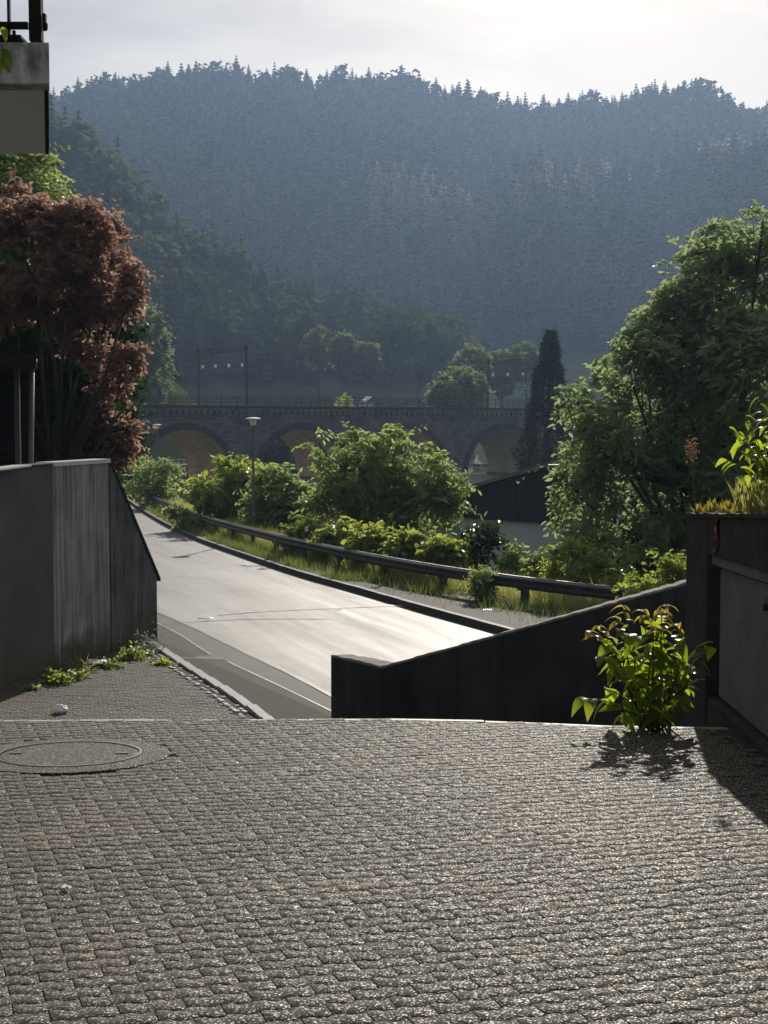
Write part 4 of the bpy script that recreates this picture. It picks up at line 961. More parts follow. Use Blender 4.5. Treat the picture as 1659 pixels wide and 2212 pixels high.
young = [leaf_mesh('young_leaf', 0.12, 0.055, 0.6, 0.35, mat=M['leaf_young'])]
pb = np.array([1.80, 10.22, fz(10.22)])
plant = empty('knotweed', pb); tag(plant, 'leafy green plant with large backlit leaves at the corner of the dark store', 'plant')
rn = random.Random(21)
STEMS = [(1345,1292,.05),(1440,1290,.1),(1410,1335,-.2),(1295,1335,.0),(1470,1365,-.15),(1330,1420,.1),(1385,1410,.2),(1450,1420,.15),(1275,1345,-.1),(1330,1315,.1),(1385,1300,0),(1430,1300,-.15),(1465,1330,.1),(1300,1400,-.2),(1350,1370,.15),(1410,1380,-.1),(1480,1400,.05),(1265,1490,-.2),(1310,1470,.1),(1370,1450,-.25),(1440,1450,-.2),(1340,1530,-.25),(1400,1510,-.3),(1540,1370,-.05),(1520,1450,-.15),(1470,1500,-.3)]
for k, (u_, v_, dy) in enumerate(STEMS):
    Yp = 10.2+dy; tip = Vector(at(u_, v_+18, Yp)); b0 = Vector(pb)+Vector((rn.uniform(-.08,.12), rn.uniform(-.1,.1), -0.03))
    c1 = b0.lerp(tip, 0.45) + Vector((0,0,0.22*(tip-b0).length)); pts = []
    for j in range(9):
        t = j/8; pts.append(b0*(1-t)**2 + c1*2*t*(1-t) + tip*t*t)
    mb = MB(); mb.tube(pts, [0.010*(1-0.75*j/8) for j in range(9)], 6); mb.build('stem', M['stem'], plant, True)
    nl = 9 if v_ < 1420 else 7
    for j in range(nl):
        t = 0.42+0.58*j/(nl-1); f = t*8; i = min(int(f), 7); p = pts[i].lerp(pts[i+1], f-i)
        an = rn.uniform(0, 6.28) if j else 0; d_ = Vector((math.cos(an)*1.1, math.sin(an)*0.8-0.12, rn.uniform(-0.25,0.25)))
        yg = v_ < 1350 and j >= nl-2
        place_leaf(young[0] if yg else rn.choice(big), p, d_, rn.uniform(-.6,.6), rn.uniform(0.4,0.8)*(0.9 if yg else 1), plant)
        if yg:
            for _ in range(2): place_leaf(young[0], p, (math.cos(an+2+_*2), math.sin(an+2+_*2), 0.1), rn.uniform(-.5,.5), rn.uniform(0.5,0.9), plant)
# succulents on top of the store
sl_ = [leaf_mesh('leaf', 0.115, 0.042, -0.25, 0.3, 4, M['leaf_succ'])]
for k, (u_, v_, Y_, s_) in enumerate([(1512,1104,11.3,0.9),(1540,1094,11.1,1.15),(1570,1088,10.9,1.15),(1600,1090,10.7,1.1),(1632,1085,10.4,1.1)]):
    p = at(u_, v_, Y_); p[0] = max(p[0], XF+0.02); p[2] = zt(Y_)+0.0
    e = empty('succulent', p); names_ = ['nearest the outer corner of the store top', 'second from the outer corner of the store top', 'in the middle of the row on the store top', 'fourth from the outer corner of the store top', 'under the leafy shrub on the store top']
    tag(e, 'yellow-green succulent rosette '+names_[k], 'succulent', 'succulents on the concrete store')
    for j in range(16):
        an = j*2.4+k; el = 0.25+0.075*j; place_leaf(sl_[0], p+np.array([0,0,0.0]), (math.cos(an)*math.cos(el), math.sin(an)*math.cos(el), math.sin(el)), rn.uniform(-.3,.3), s_*(1.1-0.02*j)*rn.uniform(.85,1.15), e)
# dry tuft further along
p = np.array([XF+0.2, 9.9, zt(9.9)])
e = empty('dry_tuft', p); tag(e, 'tuft of yellowish dry stems beside the succulents', 'plant')
r_ = np.random.default_rng(4); n_ = 700
bs = p + np.c_[r_.uniform(-.15,.35,n_), r_.uniform(-.5,.55,n_), r_.uniform(-.01,.02,n_)]; dd = np.c_[r_.normal(0,.25,n_), r_.normal(0,.25,n_), np.ones(n_)]
V, Fc = cards(bs, dd, r_.normal(size=(n_,3)), r_.uniform(.1,.26,n_), 0.012); o = obj('stems', mesh_arrays('stems', V, [Fc]), M['grass'], e); tag(o, kind='stuff')
# dried flower stalk
p0 = at(1503,1092,11.2); p1 = at(1498,1040,11.2); p2 = at(1488,985,11.2); p0[2] = zt(11.2)
e = empty('dry_flower_stalk', p0); tag(e, 'single dried pinkish flower stalk rising from the store corner', 'plant')
mb = MB(); mb.tube([p0,p1,p2,at(1484,962,11.2)], [0.005,0.0045,0.004,0.003], 6); mb.build('stem', M['stem_red'], e)
n_ = 160; c_ = np.array([at(1492,972,11.2)])[0]; P = c_ + r_.normal(size=(n_,3))*np.array([.022,.02,.04]); V, Fc = cards(P, r_.normal(size=(n_,3)), r_.normal(size=(n_,3)), 0.02, 0.011); tag(obj('flower_head', mesh_arrays('flower_head', V, [Fc]), M['dry'], e), kind='stuff')
# leafy shrub on top of the store, right edge
sm_ = [leaf_mesh('leaf', 0.085, 0.045, 0.7, 0.25, 4, M['leaf_big'])]
pbs = np.array([2.62, 10.0, zt(10.0)]); e = empty('top_shrub', pbs); tag(e, 'upright shrub with bright drooping leaves on top of the store at the right edge', 'shrub')
for k, (u_, v_) in enumerate([(1575,915),(1590,960),(1610,890),(1640,850),(1655,900),(1570,985),(1620,960),(1650,980),(1600,1020),(1690,830),(1680,930),(1700,1000),(1640,1030),(1595,925),(1625,925),(1662,950),(1730,880)]):
    tip = Vector(at(u_, v_+8, 10.0+rn.uniform(-.2,.2))); b0 = Vector(pbs)+Vector((rn.uniform(-.12,.12), rn.uniform(-.1,.1), -.02)); c1 = b0.lerp(tip,.5)+Vector((0,0,.12)); pts = [b0*(1-j/6)**2+c1*2*(j/6)*(1-j/6)+tip*(j/6)**2 for j in range(7)]
    mb = MB(); mb.tube(pts, [0.006*(1-.7*j/6) for j in range(7)], 5); mb.build('stem', M['stem'], e)
    for j in range(8):
        t = .45+.55*j/7; f = t*6; i = min(int(f),5); p = pts[i].lerp(pts[i+1], f-i); an = rn.uniform(0,6.28); place_leaf(sm_[0], p, (math.cos(an), math.sin(an), rn.uniform(-.4,.2)), rn.uniform(-.5,.5), rn.uniform(.75,1.25), e)

# ---------------------------------------------------------------- balcony and house corner top left
hs = empty('house_corner', (-5.2,12.5,-0.6)); tag(hs, 'overhanging concrete balcony corner with dark railing at the upper left', 'building')
YN, YF = 11.0, 14.0
zs = at(100,181,YN)[2]; zp = at(100,92,YN)[2]; xr = at(104,130,YN)[0]; xr2 = at(104,330,YF)[0]
mb = MB(); mb.prism([(-6.0,YN+0.221),(xr+(xr2-xr)*0.221/3,YN+0.221),(xr2,YF),(-6.0,YF)], zs, zs+0.06); mb.build('soffit', M['soffit'], hs)
mb = MB(); mb.prism([(-6.0,YN-0.01),(xr+0.01,YN-0.01),(xr-0.04,YN+0.22),(-6.0,YN+0.22)], zs-0.003, zp); mb.build('parapet', M['balcony'], hs, bevel=0.008)
mb = MB(); xm = xr+(xr2-xr)*0.23/3; mb.prism([(xm-0.03,YN+0.23),(xm+0.003,YN+0.23),(xr2+0.003,YF+.02),(xr2-0.03,YF+.02)], zs-0.004, zs+0.05); mb.build('side_trim', M['dark_wood'], hs)
def bar(name, u0, v0, u1, v1, Y=YN+0.1, dep=0.05):
    a, b = at(u0, v0, Y), at(u1, v1, Y); mb = MB(); mb.box((a[0],Y-dep/2,min(a[2],b[2])),(b[0],Y+dep/2,max(a[2],b[2]))); return mb.build(name, M['dark_wood'], hs, bevel=0.004)
bar('post', 62, -140, 92, 91, dep=0.09)
bar('baluster', 14, -140, 23, 90); bar('baluster', -30, -140, -21, 90)
bar('handrail', -60, 48, 61.5, 63, dep=0.045); bar('handrail', -60, -60, 61.5, -46, dep=0.045); bar('bracket', 92.5, 30, 100, 66); bar('bracket', 92.6, 50, 103, 64, dep=0.03)
bar('planter_rim', -60, 82, 52, 90.5, dep=0.2); bar('peg', 27, 66, 34, 81.5, dep=0.03)
mb = MB(); mb.box((-6.3,8.0,-0.9),(-6.0,16,7.5)); mb.build('wall', M['house_wall'], hs)
mb = MB(); mb.box((-6.0,10.9,zs+2.6),(xr-0.1,YF+0.2,zs+2.75)); mb.build('roof', M['dark_wood'], hs)
# trailing twig with yellow-green leaf in front of the parapet
p = at(-25,60,10.85); e = empty('trailing_vine', p); tag(e, 'trailing twig with bright yellow-green leaves at the upper left edge', 'plant')
mb = MB(); pts = [p, at(-10,85,10.8), at(4,100,10.8), at(8,135,10.8)]; mb.tube(pts, 0.006, 5); mb.build('stem', M['stem'], e)
for (u_,v_,d_) in ((0,105,(0.3,0.1,-0.8)),(6,108,(0.7,0.2,-0.5)),(6,125,(0.4,-.3,-1)),(2,60,(.5,.2,-.6)),(-2,140,(.3,.3,-1))):
    place_leaf(big[1], at(u_,v_,10.8), d_, 1.1, 0.5, e)

# ---------------------------------------------------------------- dark gabled house below the road
hb = empty('dark_gabled_house', at(1100,1240,76)); tag(hb, 'house with black clad gable over pale blue-grey wall beyond the guardrail', 'house')
ga, gb = np.array(at(985,1118,80.0)), np.array(at(1345,1150,73.0)); gd = gb-ga; gd[2] = 0; Lg = np.linalg.norm(gd); gd /= Lg
gnb = np.array([-gd[1], gd[0], 0])
if gnb[1] < 0: gnb = -gnb
def GP(s, b, z): return np.array([ga[0],ga[1],0]) + gd*s + gnb*b + np.array([0,0,z])
zl = at(985,1066,80)[2]; slope = (at(1190,1010,76.0)[2]-zl)/ (np.linalg.norm((at(1190,1010,76.0)-ga)[:2]))
half = Lg*0.86; zp_ = zl + slope*half; zbs = ga[2]; zbe = gb[2]
def ppoly(name, pts, th, mat, parent, b0=0.0):
    n = len(pts); mb = MB(); mb.v = [tuple(GP(s,b0,z)) for s,z in pts]+[tuple(GP(s,b0+th,z)) for s,z in pts]
    mb.f = [tuple(range(n)), tuple(range(2*n-1,n-1,-1))]+[(k,n+k,n+(k+1)%n,(k+1)%n) for k in range(n)]; return mb.build(name, mat, parent)
ppoly('gable', [(0,zbs),(2*half,zbs),(2*half,zl),(half,zp_),(0,zl)], 0.25, M['roof_dark'], hb)
ppoly('wall', [(0.15,-16),(2*half-.15,-16),(2*half-.15,zbs-0.002),(0.15,zbs-0.002)], 0.25, M['house_grey'], hb, 0.18)
mb = MB()
for sgn in (0,1):
    a_, b_ = ((-0.5, zl-0.5*slope), (half, zp_)) if sgn == 0 else ((half, zp_), (2*half+0.5, zl-0.5*slope))
    mb.hexa([tuple(GP(a_[0],-0.4,a_[1]+.02)), tuple(GP(b_[0],-0.4,b_[1]+.02)), tuple(GP(b_[0],12,b_[1]+.02)), tuple(GP(a_[0],12,a_[1]+.02)), tuple(GP(a_[0],-0.4,a_[1]+.2)), tuple(GP(b_[0],-0.4,b_[1]+.2)), tuple(GP(b_[0],12,b_[1]+.2)), tuple(GP(a_[0],12,a_[1]+.2))])
mb.build('roof', M['roof_tile'], hb)
ppoly('side_wall', [(0.16,-16),(0.4,-16),(0.4,zl),(0.16,zl)], 11, M['house_grey'], hb, 0.44)
for k in range(1,9):
    s_ = k*2*half/9; ppoly('batten', [(s_,zbs+.02),(s_+.06,zbs+.02),(s_+.06,min(zl+slope*s_, zl+slope*(2*half-s_))-.05),(s_,min(zl+slope*s_, zl+slope*(2*half-s_))-.05)], 0.02, M['roof_dark'], hb, -0.021)
sg = np.array(at(1184,1005,70)); e = empty('sunlit_gutter', sg); tag(e, 'thin sunlit metal gutter edge glinting behind the big right tree', 'gutter')
mb = MB(); g2 = np.array(at(1345,1006,69)); mb.tube([sg, g2], 0.045, 8); mb.build('gutter', M['alu'], e)
mb = MB(); mb.tube([g2-np.array([0.2,0,0]), (g2[0]-0.2,g2[1],-14)], 0.05, 8); mb.build('downpipe', M['alu'], e)

# white house seen through the right arch
hq = np.array(at(1021,1035,262)); hq[2] = -12
wh = empty('white_house', hq); tag(wh, 'small white house with balcony seen through the right-hand arch', 'house')
zA = at(1021,1022,262)[2]; zB = at(1021,998,262)[2]; zC = at(1021,1002,262)[2]; xa = at(1001,1000,262)[0]; xb = xa+9
mb = MB(); mb.box((xa+1.2,264,-13),(xb,272,zC)); mb.build('wall', M['white'], wh)
mb = MB(); mb.hexa([(xa-0.6,261.5,zC),(xb+.6,261.5,zC),(xb+.6,274,zC),(xa-.6,274,zC),(xa+2,267,zC+1.5),(xb-2,267,zC+1.5),(xb-2,270,zC+1.5),(xa+2,270,zC+1.5)]); mb.build('roof', M['roof_tile'], wh)
mb = MB(); mb.box((xa,262,zA-0.2),(xb,264,zA)); mb.build('balcony_floor', M['white'], wh)
mb = MB(); xq = at(1019,975,263)[0]; mb.box((xq,265,zC-.5),(xq+.55,265.6,at(1021,966,263)[2])); mb.build('chimney', M['cornice'], wh)
mb = MB(); mb.box((xa,262,zA+0.001),(xa+1.7,262.15,zA+1.1)); mb.build('balcony_panel', M['white'], wh)
mb = MB(); mb.box((xa+1.71,262,zA+0.9),(xb,262.1,zA+1.05)); mb.build('balcony_rail', M['white'], wh)
for k in range(6):
    mb = MB(); mb.box((xa+1.9+k*.32,262.02,zA),(xa+1.98+k*.32,262.08,zA+.9)); mb.build('baluster', M['white'], wh)
mb = MB(); mb.box((xa+1.8,263.9,zA+0.1),(xa+2.9,264.01,zA+2.1)); mb.build('door', M['winglass'], wh)
mb = MB(); mb.box((xa+3.4,263.9,zA+0.9),(xa+4.6,264.01,zA+2.1)); mb.build('window', M['winglass'], wh)
# railing of a lower crossing seen through the left arch
fq = np.array(at(360,1000,238)); e = empty('lower_railing', fq); tag(e, 'pale railing and parapet of a lower crossing seen through the left arch', 'railing')
xa, xb = at(312,995,238)[0], at(404,995,238)[0]; zA = at(360,1004,238)[2]; zB = at(360,992,238)[2]
mb = MB(); mb.box((xa-6,238,zA-1.0),(xb+6,246,zA)); mb.build('slab', M['cornice'], e)
mb = MB(); mb.box((xa-6,238,zB-.07),(xb+6,238.1,zB)); mb.build('handrail', M['white'], e)
for k in range(24):
    x = xa-6+k*(xb-xa+12)/23; mb = MB(); mb.box((x-.05,238.02,zA+.001),(x+.05,238.08,zB-.071)); mb.build('baluster', M['white'], e)
for k in range(4):
    x = xa-5+k*(xb-xa+10)/3; mb = MB(); mb.box((x-.4,239,-15),(x+.4,245,zA-1.001)); mb.build('support', M['cornice'], e)
# white shed roof just beyond the viaduct
q = np.array(at(790,868,245)); e = empty('shed', q); tag(e, 'small pale shed roof showing above the middle of the viaduct railing', 'shed')
zg = float(H(q[0],q[1])); mb = MB(); mb.box((q[0]-1.1,245,zg-.2),(q[0]+1.1,247.5,q[2]-.1)); mb.build('wall', M['house_grey'], e)
mb = MB(); a0 = at(778,869,244.6); a1 = at(788,858,247.8); x0, x1 = a0[0], at(803,858,247.8)[0]
mb.hexa([(x0,244.6,a0[2]),(x1-.8,244.6,a0[2]),(x1,247.8,a1[2]),(x0+.8,247.8,a1[2]),(x0,244.6,a0[2]+.1),(x1-.8,244.6,a0[2]+.1),(x1,247.8,a1[2]+.1),(x0+.8,247.8,a1[2]+.1)]); mb.build('roof', M['house_grey'], e)

# ---------------------------------------------------------------- near trees and shrubs
def gz(x, y): return float(H(x, y))
def base_at(u, Y): x = at(u, 1000, Y)[0]; return np.array([x, Y, gz(x, Y)-0.1])
def lobes_px(Y, items, dyj=0.12, seed=0):
    r = random.Random(seed); out = []
    for it in items:
        u, v, rad = it[:3]; yy = Y*(1+ (it[3] if len(it) > 3 else r.uniform(-dyj, dyj)*0.3)); out.append(px_lobe(u, v, yy, rad))
    return out
LB = lobes_px(48, [(1648,478,22),(1600,560,52),(1520,580,50),(1700,620,120),(1560,670,95),(1480,650,40),(1410,690,18),(1490,760,90),(1620,800,120),(1400,800,55),(1310,850,40),(1420,900,95),(1550,930,125),(1320,930,60),(1270,900,30),(1262,990,36),(1350,1030,80),(1470,1070,110),(1255,1085,42),(1620,1060,120),(1340,1140,80),(1500,1190,90),(1230,1120,22),(1270,1170,38),(1420,1190,70),(1225,1040,18),(1720,850,160),(1405,745,45),(1355,790,38),(1445,700,50),(1245,865,22),(1560,520,30),(1330,1000,60),(1330,1205,45),(1450,1235,55),(1255,1205,30)], seed=1)
tree('walnut_tree', 'huge spreading green tree filling the right side above the store', 'tree', base_at(1520,48), LB, M['leaf_tree'], 9400, 9, 0.55, 0.25, 0.11, 8.0, 0.28, seed=11, gap=-0.25, gs=1.5, droop=0.45, up=0.35, rmin=0.68, leader=0.03)
LR = lobes_px(38, [(62,432,34),(115,495,38),(50,540,85),(165,515,60),(235,525,38),(268,565,30),(135,610,100),(240,620,55),(30,670,80),(195,715,60),(255,700,36),(280,640,18),(250,800,44),(275,770,22),(262,890,36),(240,955,38),(285,915,18),(275,720,28)], seed=2)
tree('copper_tree', 'copper-red leaved tree behind the left concrete wall', 'tree', base_at(120,38), LR, M['leaf_red'], 7200, 8, 0.32, 0.145, 0.09, 5.0, 0.2, seed=5, gap=-0.08, gs=2.6, droop=0.1, up=0.5, rmin=0.74, leader=0.05)
LH = lobes_px(41, [(60,800,110),(150,860,90),(120,940,90),(40,930,100),(200,930,55),(-40,850,120),(200,850,55),(160,790,70),(215,960,40)], seed=4)  # dark foliage widened in place of the copper tree's shaded lower crown
tree('dark_evergreen', 'nearly black evergreen hedge behind the left wall, also standing in for the shaded foot of the copper-red tree', 'hedge', base_at(90,41), LH, M['leaf_dark'], 4200, 8, 0.4, 0.16, 0.09, 3.5, 0.15, seed=15, gap=-0.6, gs=2.0, rmin=0.4, leader=0.0)
LY = lobes_px(46.5, [(150,640,70),(70,620,80),(190,730,70),(110,760,100),(215,840,55),(20,760,110),(150,900,90),(235,930,50),(225,640,52),(245,730,45),(255,830,42),(262,930,34)], seed=8)  # tree added behind the crown to keep sun off its lower half
tree('sun_block_tree', 'black-green tree added behind the copper-red tree to block sun from it', 'tree', base_at(120,46.5), LY, M['leaf_dark'], 3800, 8, 0.4, 0.2, 0.11, 6, 0.2, seed=17, gap=-0.8, gap2=-2, gs=2.0, rmin=0.5, leader=0.0)
LG = lobes_px(43, [(-30,380,70),(40,362,40),(75,375,28),(70,420,40),(105,415,16),(20,450,70),(-60,520,120)], seed=3)
tree('dark_green_tree', 'dark green tree top showing under the balcony behind the copper-red tree', 'tree', base_at(-40,43), LG, M['leaf_shrub'], 2600, 11, 0.6, 0.2, 0.075, 8, 0.2, seed=6, gap=-0.3, droop=0.5)
def shrub(name, label, cat, u, Y, items, mat, n, per, tw, ll, lw_, seed, group=None, **k):
    b = base_at(u, Y); lo = lobes_px(Y, items, 0.05, seed); h = max(c[2] for c, _ in lo) - b[2]
    return tree(name, label, cat, b, lo, mat, n, per, tw, ll, lw_, h*0.7, 0.06+0.01*h, group, seed=seed, rs=0.45, crown_name='foliage', trunk_name='stem', zmin=b[2], **k)
shrub('acacia_shrub', 'broad feathery green shrub in the middle in front of the viaduct arch', 'shrub', 830, 60, [(770,1010,58),(850,990,48),(915,1030,50),(820,1080,85),(910,1105,62),(705,985,24),(715,1030,36),(720,1110,58),(955,1080,28),(845,955,20),(760,965,20),(830,1150,70),(690,958,12),(985,1045,14)], M['leaf_shrub'], 3200, 10, 0.55, 0.24, 0.10, 31, gap=-0.2, gs=1.9, droop=0.35)
shrub('green_shrub', 'rounded green shrub left of the nearer street lamp', 'shrub', 480, 74, [(480,1050,55),(440,1015,38),(510,1020,38),(535,1050,38),(500,1000,25),(450,1050,30)], M['leaf_bright'], 1700, 9, 0.55, 0.28, 0.15, 32, gap=-0.15, gs=1.4)
shrub('green_shrub', 'green shrub just right of the nearer street lamp', 'shrub', 605, 68, [(590,1050,35),(620,1080,40),(575,1090,35),(640,1100,45),(600,1120,40),(660,1070,30)], M['leaf_shrub'], 1500, 9, 0.5, 0.24, 0.12, 33, gap=-0.15, gs=1.6)
shrub('green_shrub', 'low green bush around the farther street lamp', 'shrub', 350, 98, [(330,1035,28),(365,1040,30),(395,1025,28),(300,1035,22),(350,1055,25)], M['leaf_shrub'], 1100, 9, 0.6, 0.22, 0.11, 34, gap=-0.3, gs=1.2)
shrub('green_shrub', 'bush at the far end of the guardrail beside the wall', 'shrub', 265, 122, [(262,1015,20),(280,1022,22),(250,1030,20),(300,1015,18)], M['leaf_bright'], 500, 8, 0.7, 0.28, 0.14, 35, gap=-0.4)
shrub('creeper_bush', 'dark bush growing over the guardrail on the road side', 'bush', 420, 71.5, [(412,1122,13),(397,1122,11),(430,1136,9),(375,1110,8)], M['leaf_shrub'], 260, 9, 0.4, 0.18, 0.09, 36, gap=-0.4)
for k, (u, v, Y, rad, lab) in enumerate([(662,1160,54.5,24,'around the white marker post'),(735,1172,51.5,30,'second from the white marker post'),(810,1180,48.5,32,'below the feathery shrub'),(890,1192,46,30,'under the right part of the feathery shrub'),(960,1205,44,28,'left of the dark glossy sapling')]):
    shrub('bramble', 'sunlit yellow-green bramble clump '+lab, 'bramble', u, Y, [(u,v,rad),(u-28,v+4,rad*.7),(u+25,v+6,rad*.7),(u+4,v-12,rad*.6)], M['leaf_bright'], 420, 8, 0.3, 0.18, 0.14, 40+k, 'brambles behind the guardrail', gap=-0.5, gs=2.5)
shrub('glossy_sapling', 'dark glossy-leaved sapling against the blue-grey house wall', 'sapling', 1035, 45, [(1040,1170,20),(1056,1158,13),(1022,1182,15),(1034,1200,18)], M['leaf_glossy'], 95, 8, 0.4, 0.17, 0.12, 50, gap=-0.5)
for k, (u, Y, it, lab) in enumerate([(1110,44,[(1105,1215,10),(1116,1198,8),(1098,1228,10)],'thin green sapling in front of the blue-grey house wall'),(1150,43,[(1150,1230,10),(1162,1220,9)],'small green sapling right of the thin one by the house wall')]):
    shrub('sapling', lab, 'sapling', u, Y, it, M['leaf_shrub'], 110, 8, 0.3, 0.15, 0.07, 60+k, gap=-0.5)
shrub('green_bush', 'bright green bush at the foot of the big right tree', 'bush', 1235, 41, [(1225,1212,28),(1265,1225,30),(1200,1236,16),(1240,1240,32),(1300,1250,28)], M['leaf_bright'], 800, 8, 0.4, 0.15, 0.08, 63, gap=-0.35, gs=2)
shrub('rail_weed', 'green weed climbing the guardrail near its right end', 'weed', 1045, 38.5, [(1045,1250,18),(1050,1275,16),(1040,1262,15)], M['leaf_shrub'], 260, 8, 0.22, 0.09, 0.045, 64, gap=-0.6)
shrub('green_bush', 'bright leafy bush just above the end of the dark sloping wall', 'bush', 1430, 30, [(1420,1240,35),(1455,1250,25),(1390,1260,25)], M['leaf_bright'], 420, 8, 0.3, 0.12, 0.06, 65, gap=-0.5)

# ---------------------------------------------------------------- trees around and beyond the viaduct
cyb = base_at(1172,150); r_ = np.random.default_rng(12)
e = empty('sequoia', cyb); tag(e, 'tall dark conical conifer in front of the right end of the viaduct', 'tree')
ztop = at(1190,712,150)[2]; hh = ztop-cyb[2]; mb = MB(); mb.tube([cyb, cyb+np.array([0.4,0,hh*.5]), np.array([at(1190,720,150)[0],150,ztop-0.5])], [0.55,0.35,0.05], 8); mb.build('trunk', M['bark'], e)
n_ = 9000; t = r_.random(n_)**0.7; Rr = 4.1*(1-t)**0.8+0.06; an = r_.uniform(0,6.283,n_); lump = 1+0.16*np.sin(an*5+t*23)+0.12*np.sin(t*41+an*2)
rad = Rr*lump*(0.55+0.45*r_.random(n_)**.5); cx = cyb[0]+ (at(1190,720,150)[0]-cyb[0])*t
P = np.c_[cx+np.cos(an)*rad, 150+np.sin(an)*rad, cyb[2]+t*hh*0.99]
D_ = np.c_[np.cos(an), np.sin(an), 0.1+r_.normal(0,.5,n_)]+r_.normal(0,.35,(n_,3))
V, Fc = cards(P, D_, r_.normal(size=(n_,3)), r_.uniform(.35,.75,n_), 0.22, 0.2, 0.3, True); obj('crown', mesh_arrays('crown', V, [Fc]), M['leaf_cypress'], e)
def far_tree(name, label, u, Y, items, mat, n, ll=0.55, lw_=0.4, seed=1, cat='tree', group=None):
    b = base_at(u, Y); lo = lobes_px(Y, items, 0.1, seed); h = max(c[2] for c, _ in lo) - b[2]
    return tree(name, label, cat, b, lo, mat, n, 6, 0.8, ll, lw_, max(h*.8, 1), 0.3, group, seed=seed, gap=-0.35, gs=0.9, droop=0.3, zmin=b[2])
far_tree('round_tree', 'round light green tree standing behind the right part of the viaduct', 995, 248, [(985,840,38),(1010,835,34),(960,858,28),(1030,858,24),(990,820,22),(945,868,18)], M['leaf_pale'], 1500, seed=71)
far_tree('pale_tree', 'tall pale grey-green tree showing right of the copper-red tree', 318, 236, [(320,700,28),(330,740,30),(340,790,28),(310,760,40),(300,690,30),(345,830,22),(320,830,35),(285,720,40)], M['leaf_pale'], 2200, seed=72)
far_tree('dark_tree', 'dark tree seen through the left-of-centre arch', 605, 222, [(598,985,26),(605,1010,28),(590,1030,30),(612,965,14)], M['leaf_dark'], 900, seed=73)
far_tree('arch_tree', 'lighter green tree at the left edge of the left-of-centre arch', 572, 228, [(575,980,22),(565,1010,24),(590,960,14)], M['leaf_far'], 600, seed=74)
far_tree('small_bush', 'small yellow-green bush poking above the viaduct railing', 745, 232, [(745,868,9),(741,874,8),(749,874,8)], M['leaf_bright'], 120, 0.4, 0.25, seed=75, cat='bush')
for k, (u, v, Y, rad, lab) in enumerate([(1020,785,300,32,'left of three pale trees behind the right portal'),(1085,790,310,28,'middle of three pale trees behind the right portal'),(1135,770,320,26,'right of three pale trees behind the right portal')]):
    far_tree('pale_valley_tree', 'pale green tree, '+lab, u, Y, [(u,v,rad),(u-18,v+14,rad*.8),(u+18,v+12,rad*.8),(u,v+30,rad)], M['leaf_pale'], 700, 0.7, 0.5, 80+k, group='pale trees behind the right portal')
for k, (u, v, Y, rad, lab) in enumerate([(690,735,372,24,'leftmost of the sunlit trees on the wood edge'),(745,745,368,22,'second of the sunlit trees on the wood edge'),(795,765,362,20,'third of the sunlit trees on the wood edge'),(840,700,385,40,'big tree amid the wood edge'),(905,705,390,42,'big tree near the right end of the wood edge'),(960,725,395,42,'rightmost big tree of the wood edge'),(640,690,385,36,'big tree left of the sunlit ones on the wood edge')]):
    far_tree('edge_tree', lab, u, Y, [(u,v,rad),(u-rad*.6,v+rad*.7,rad*.8),(u+rad*.6,v+rad*.7,rad*.8),(u,v+rad*1.3,rad)], M['leaf_pale'] if k < 3 else M['leaf_far'], 700, 0.8, 0.55, 90+k, group='trees along the wood edge')  # first three get the paler leaf colour to look sunlit

# conifer prototypes
def conifer_arrays(seed, tiers=9, per=6):
    r = np.random.default_rng(seed); V = []; T_ = []
    for i in range(tiers):
        t = (i+0.5)/tiers; z = 0.10+0.86*t; rad = 0.205*(1-t)**0.8+0.018
        for j in range(per):
            an = 2*math.pi*(j+r.random()*0.7)/per + i; rr = rad*(0.7+0.6*r.random()); dr = 0.075*(1-t)+0.02
            c, s = math.cos(an), math.sin(an); wd = rr*0.50
            b = len(V); V += [(0,0,z+0.05), (c*rr*.6-s*wd, s*rr*.6+c*wd, z-dr*.35), (c*rr, s*rr, z-dr), (c*rr*.6+s*wd, s*rr*.6-c*wd, z-dr*.35)]
            T_ += [(b,b+1,b+2),(b,b+2,b+3)]
    b = len(V); V += [(0.012,0,0.86),(-0.006,0.011,0.86),(-0.006,-0.011,0.86),(0,0,1.0)]; T_ += [(b,b+1,b+3),(b+1,b+2,b+3),(b+2,b,b+3)]
    b = len(V); V += [(0.012,0,-0.08),(-0.006,0.011,-0.08),(-0.006,-0.011,-0.08),(0,0,0.3)]; T_ += [(b,b+1,b+3),(b+1,b+2,b+3),(b+2,b,b+3)]
    return np.array(V), np.array(T_)
def broad_arrays(seed, n=150):
    r = np.random.default_rng(seed); lo = [((r.normal(0,.13), r.normal(0,.13), 0.55+r.normal(0,.14)), 0.24+0.08*r.random()) for _ in range(6)]
    return spray_crown(lo, n//5, 5, 0.13, 0.17, 0.14, seed=seed, gap=-1, gap2=-2, rmin=.55)
cons = [conifer_arrays(s) for s in (1,2,3,4)]; brs = [broad_arrays(s, 110) for s in (5,6,7)]
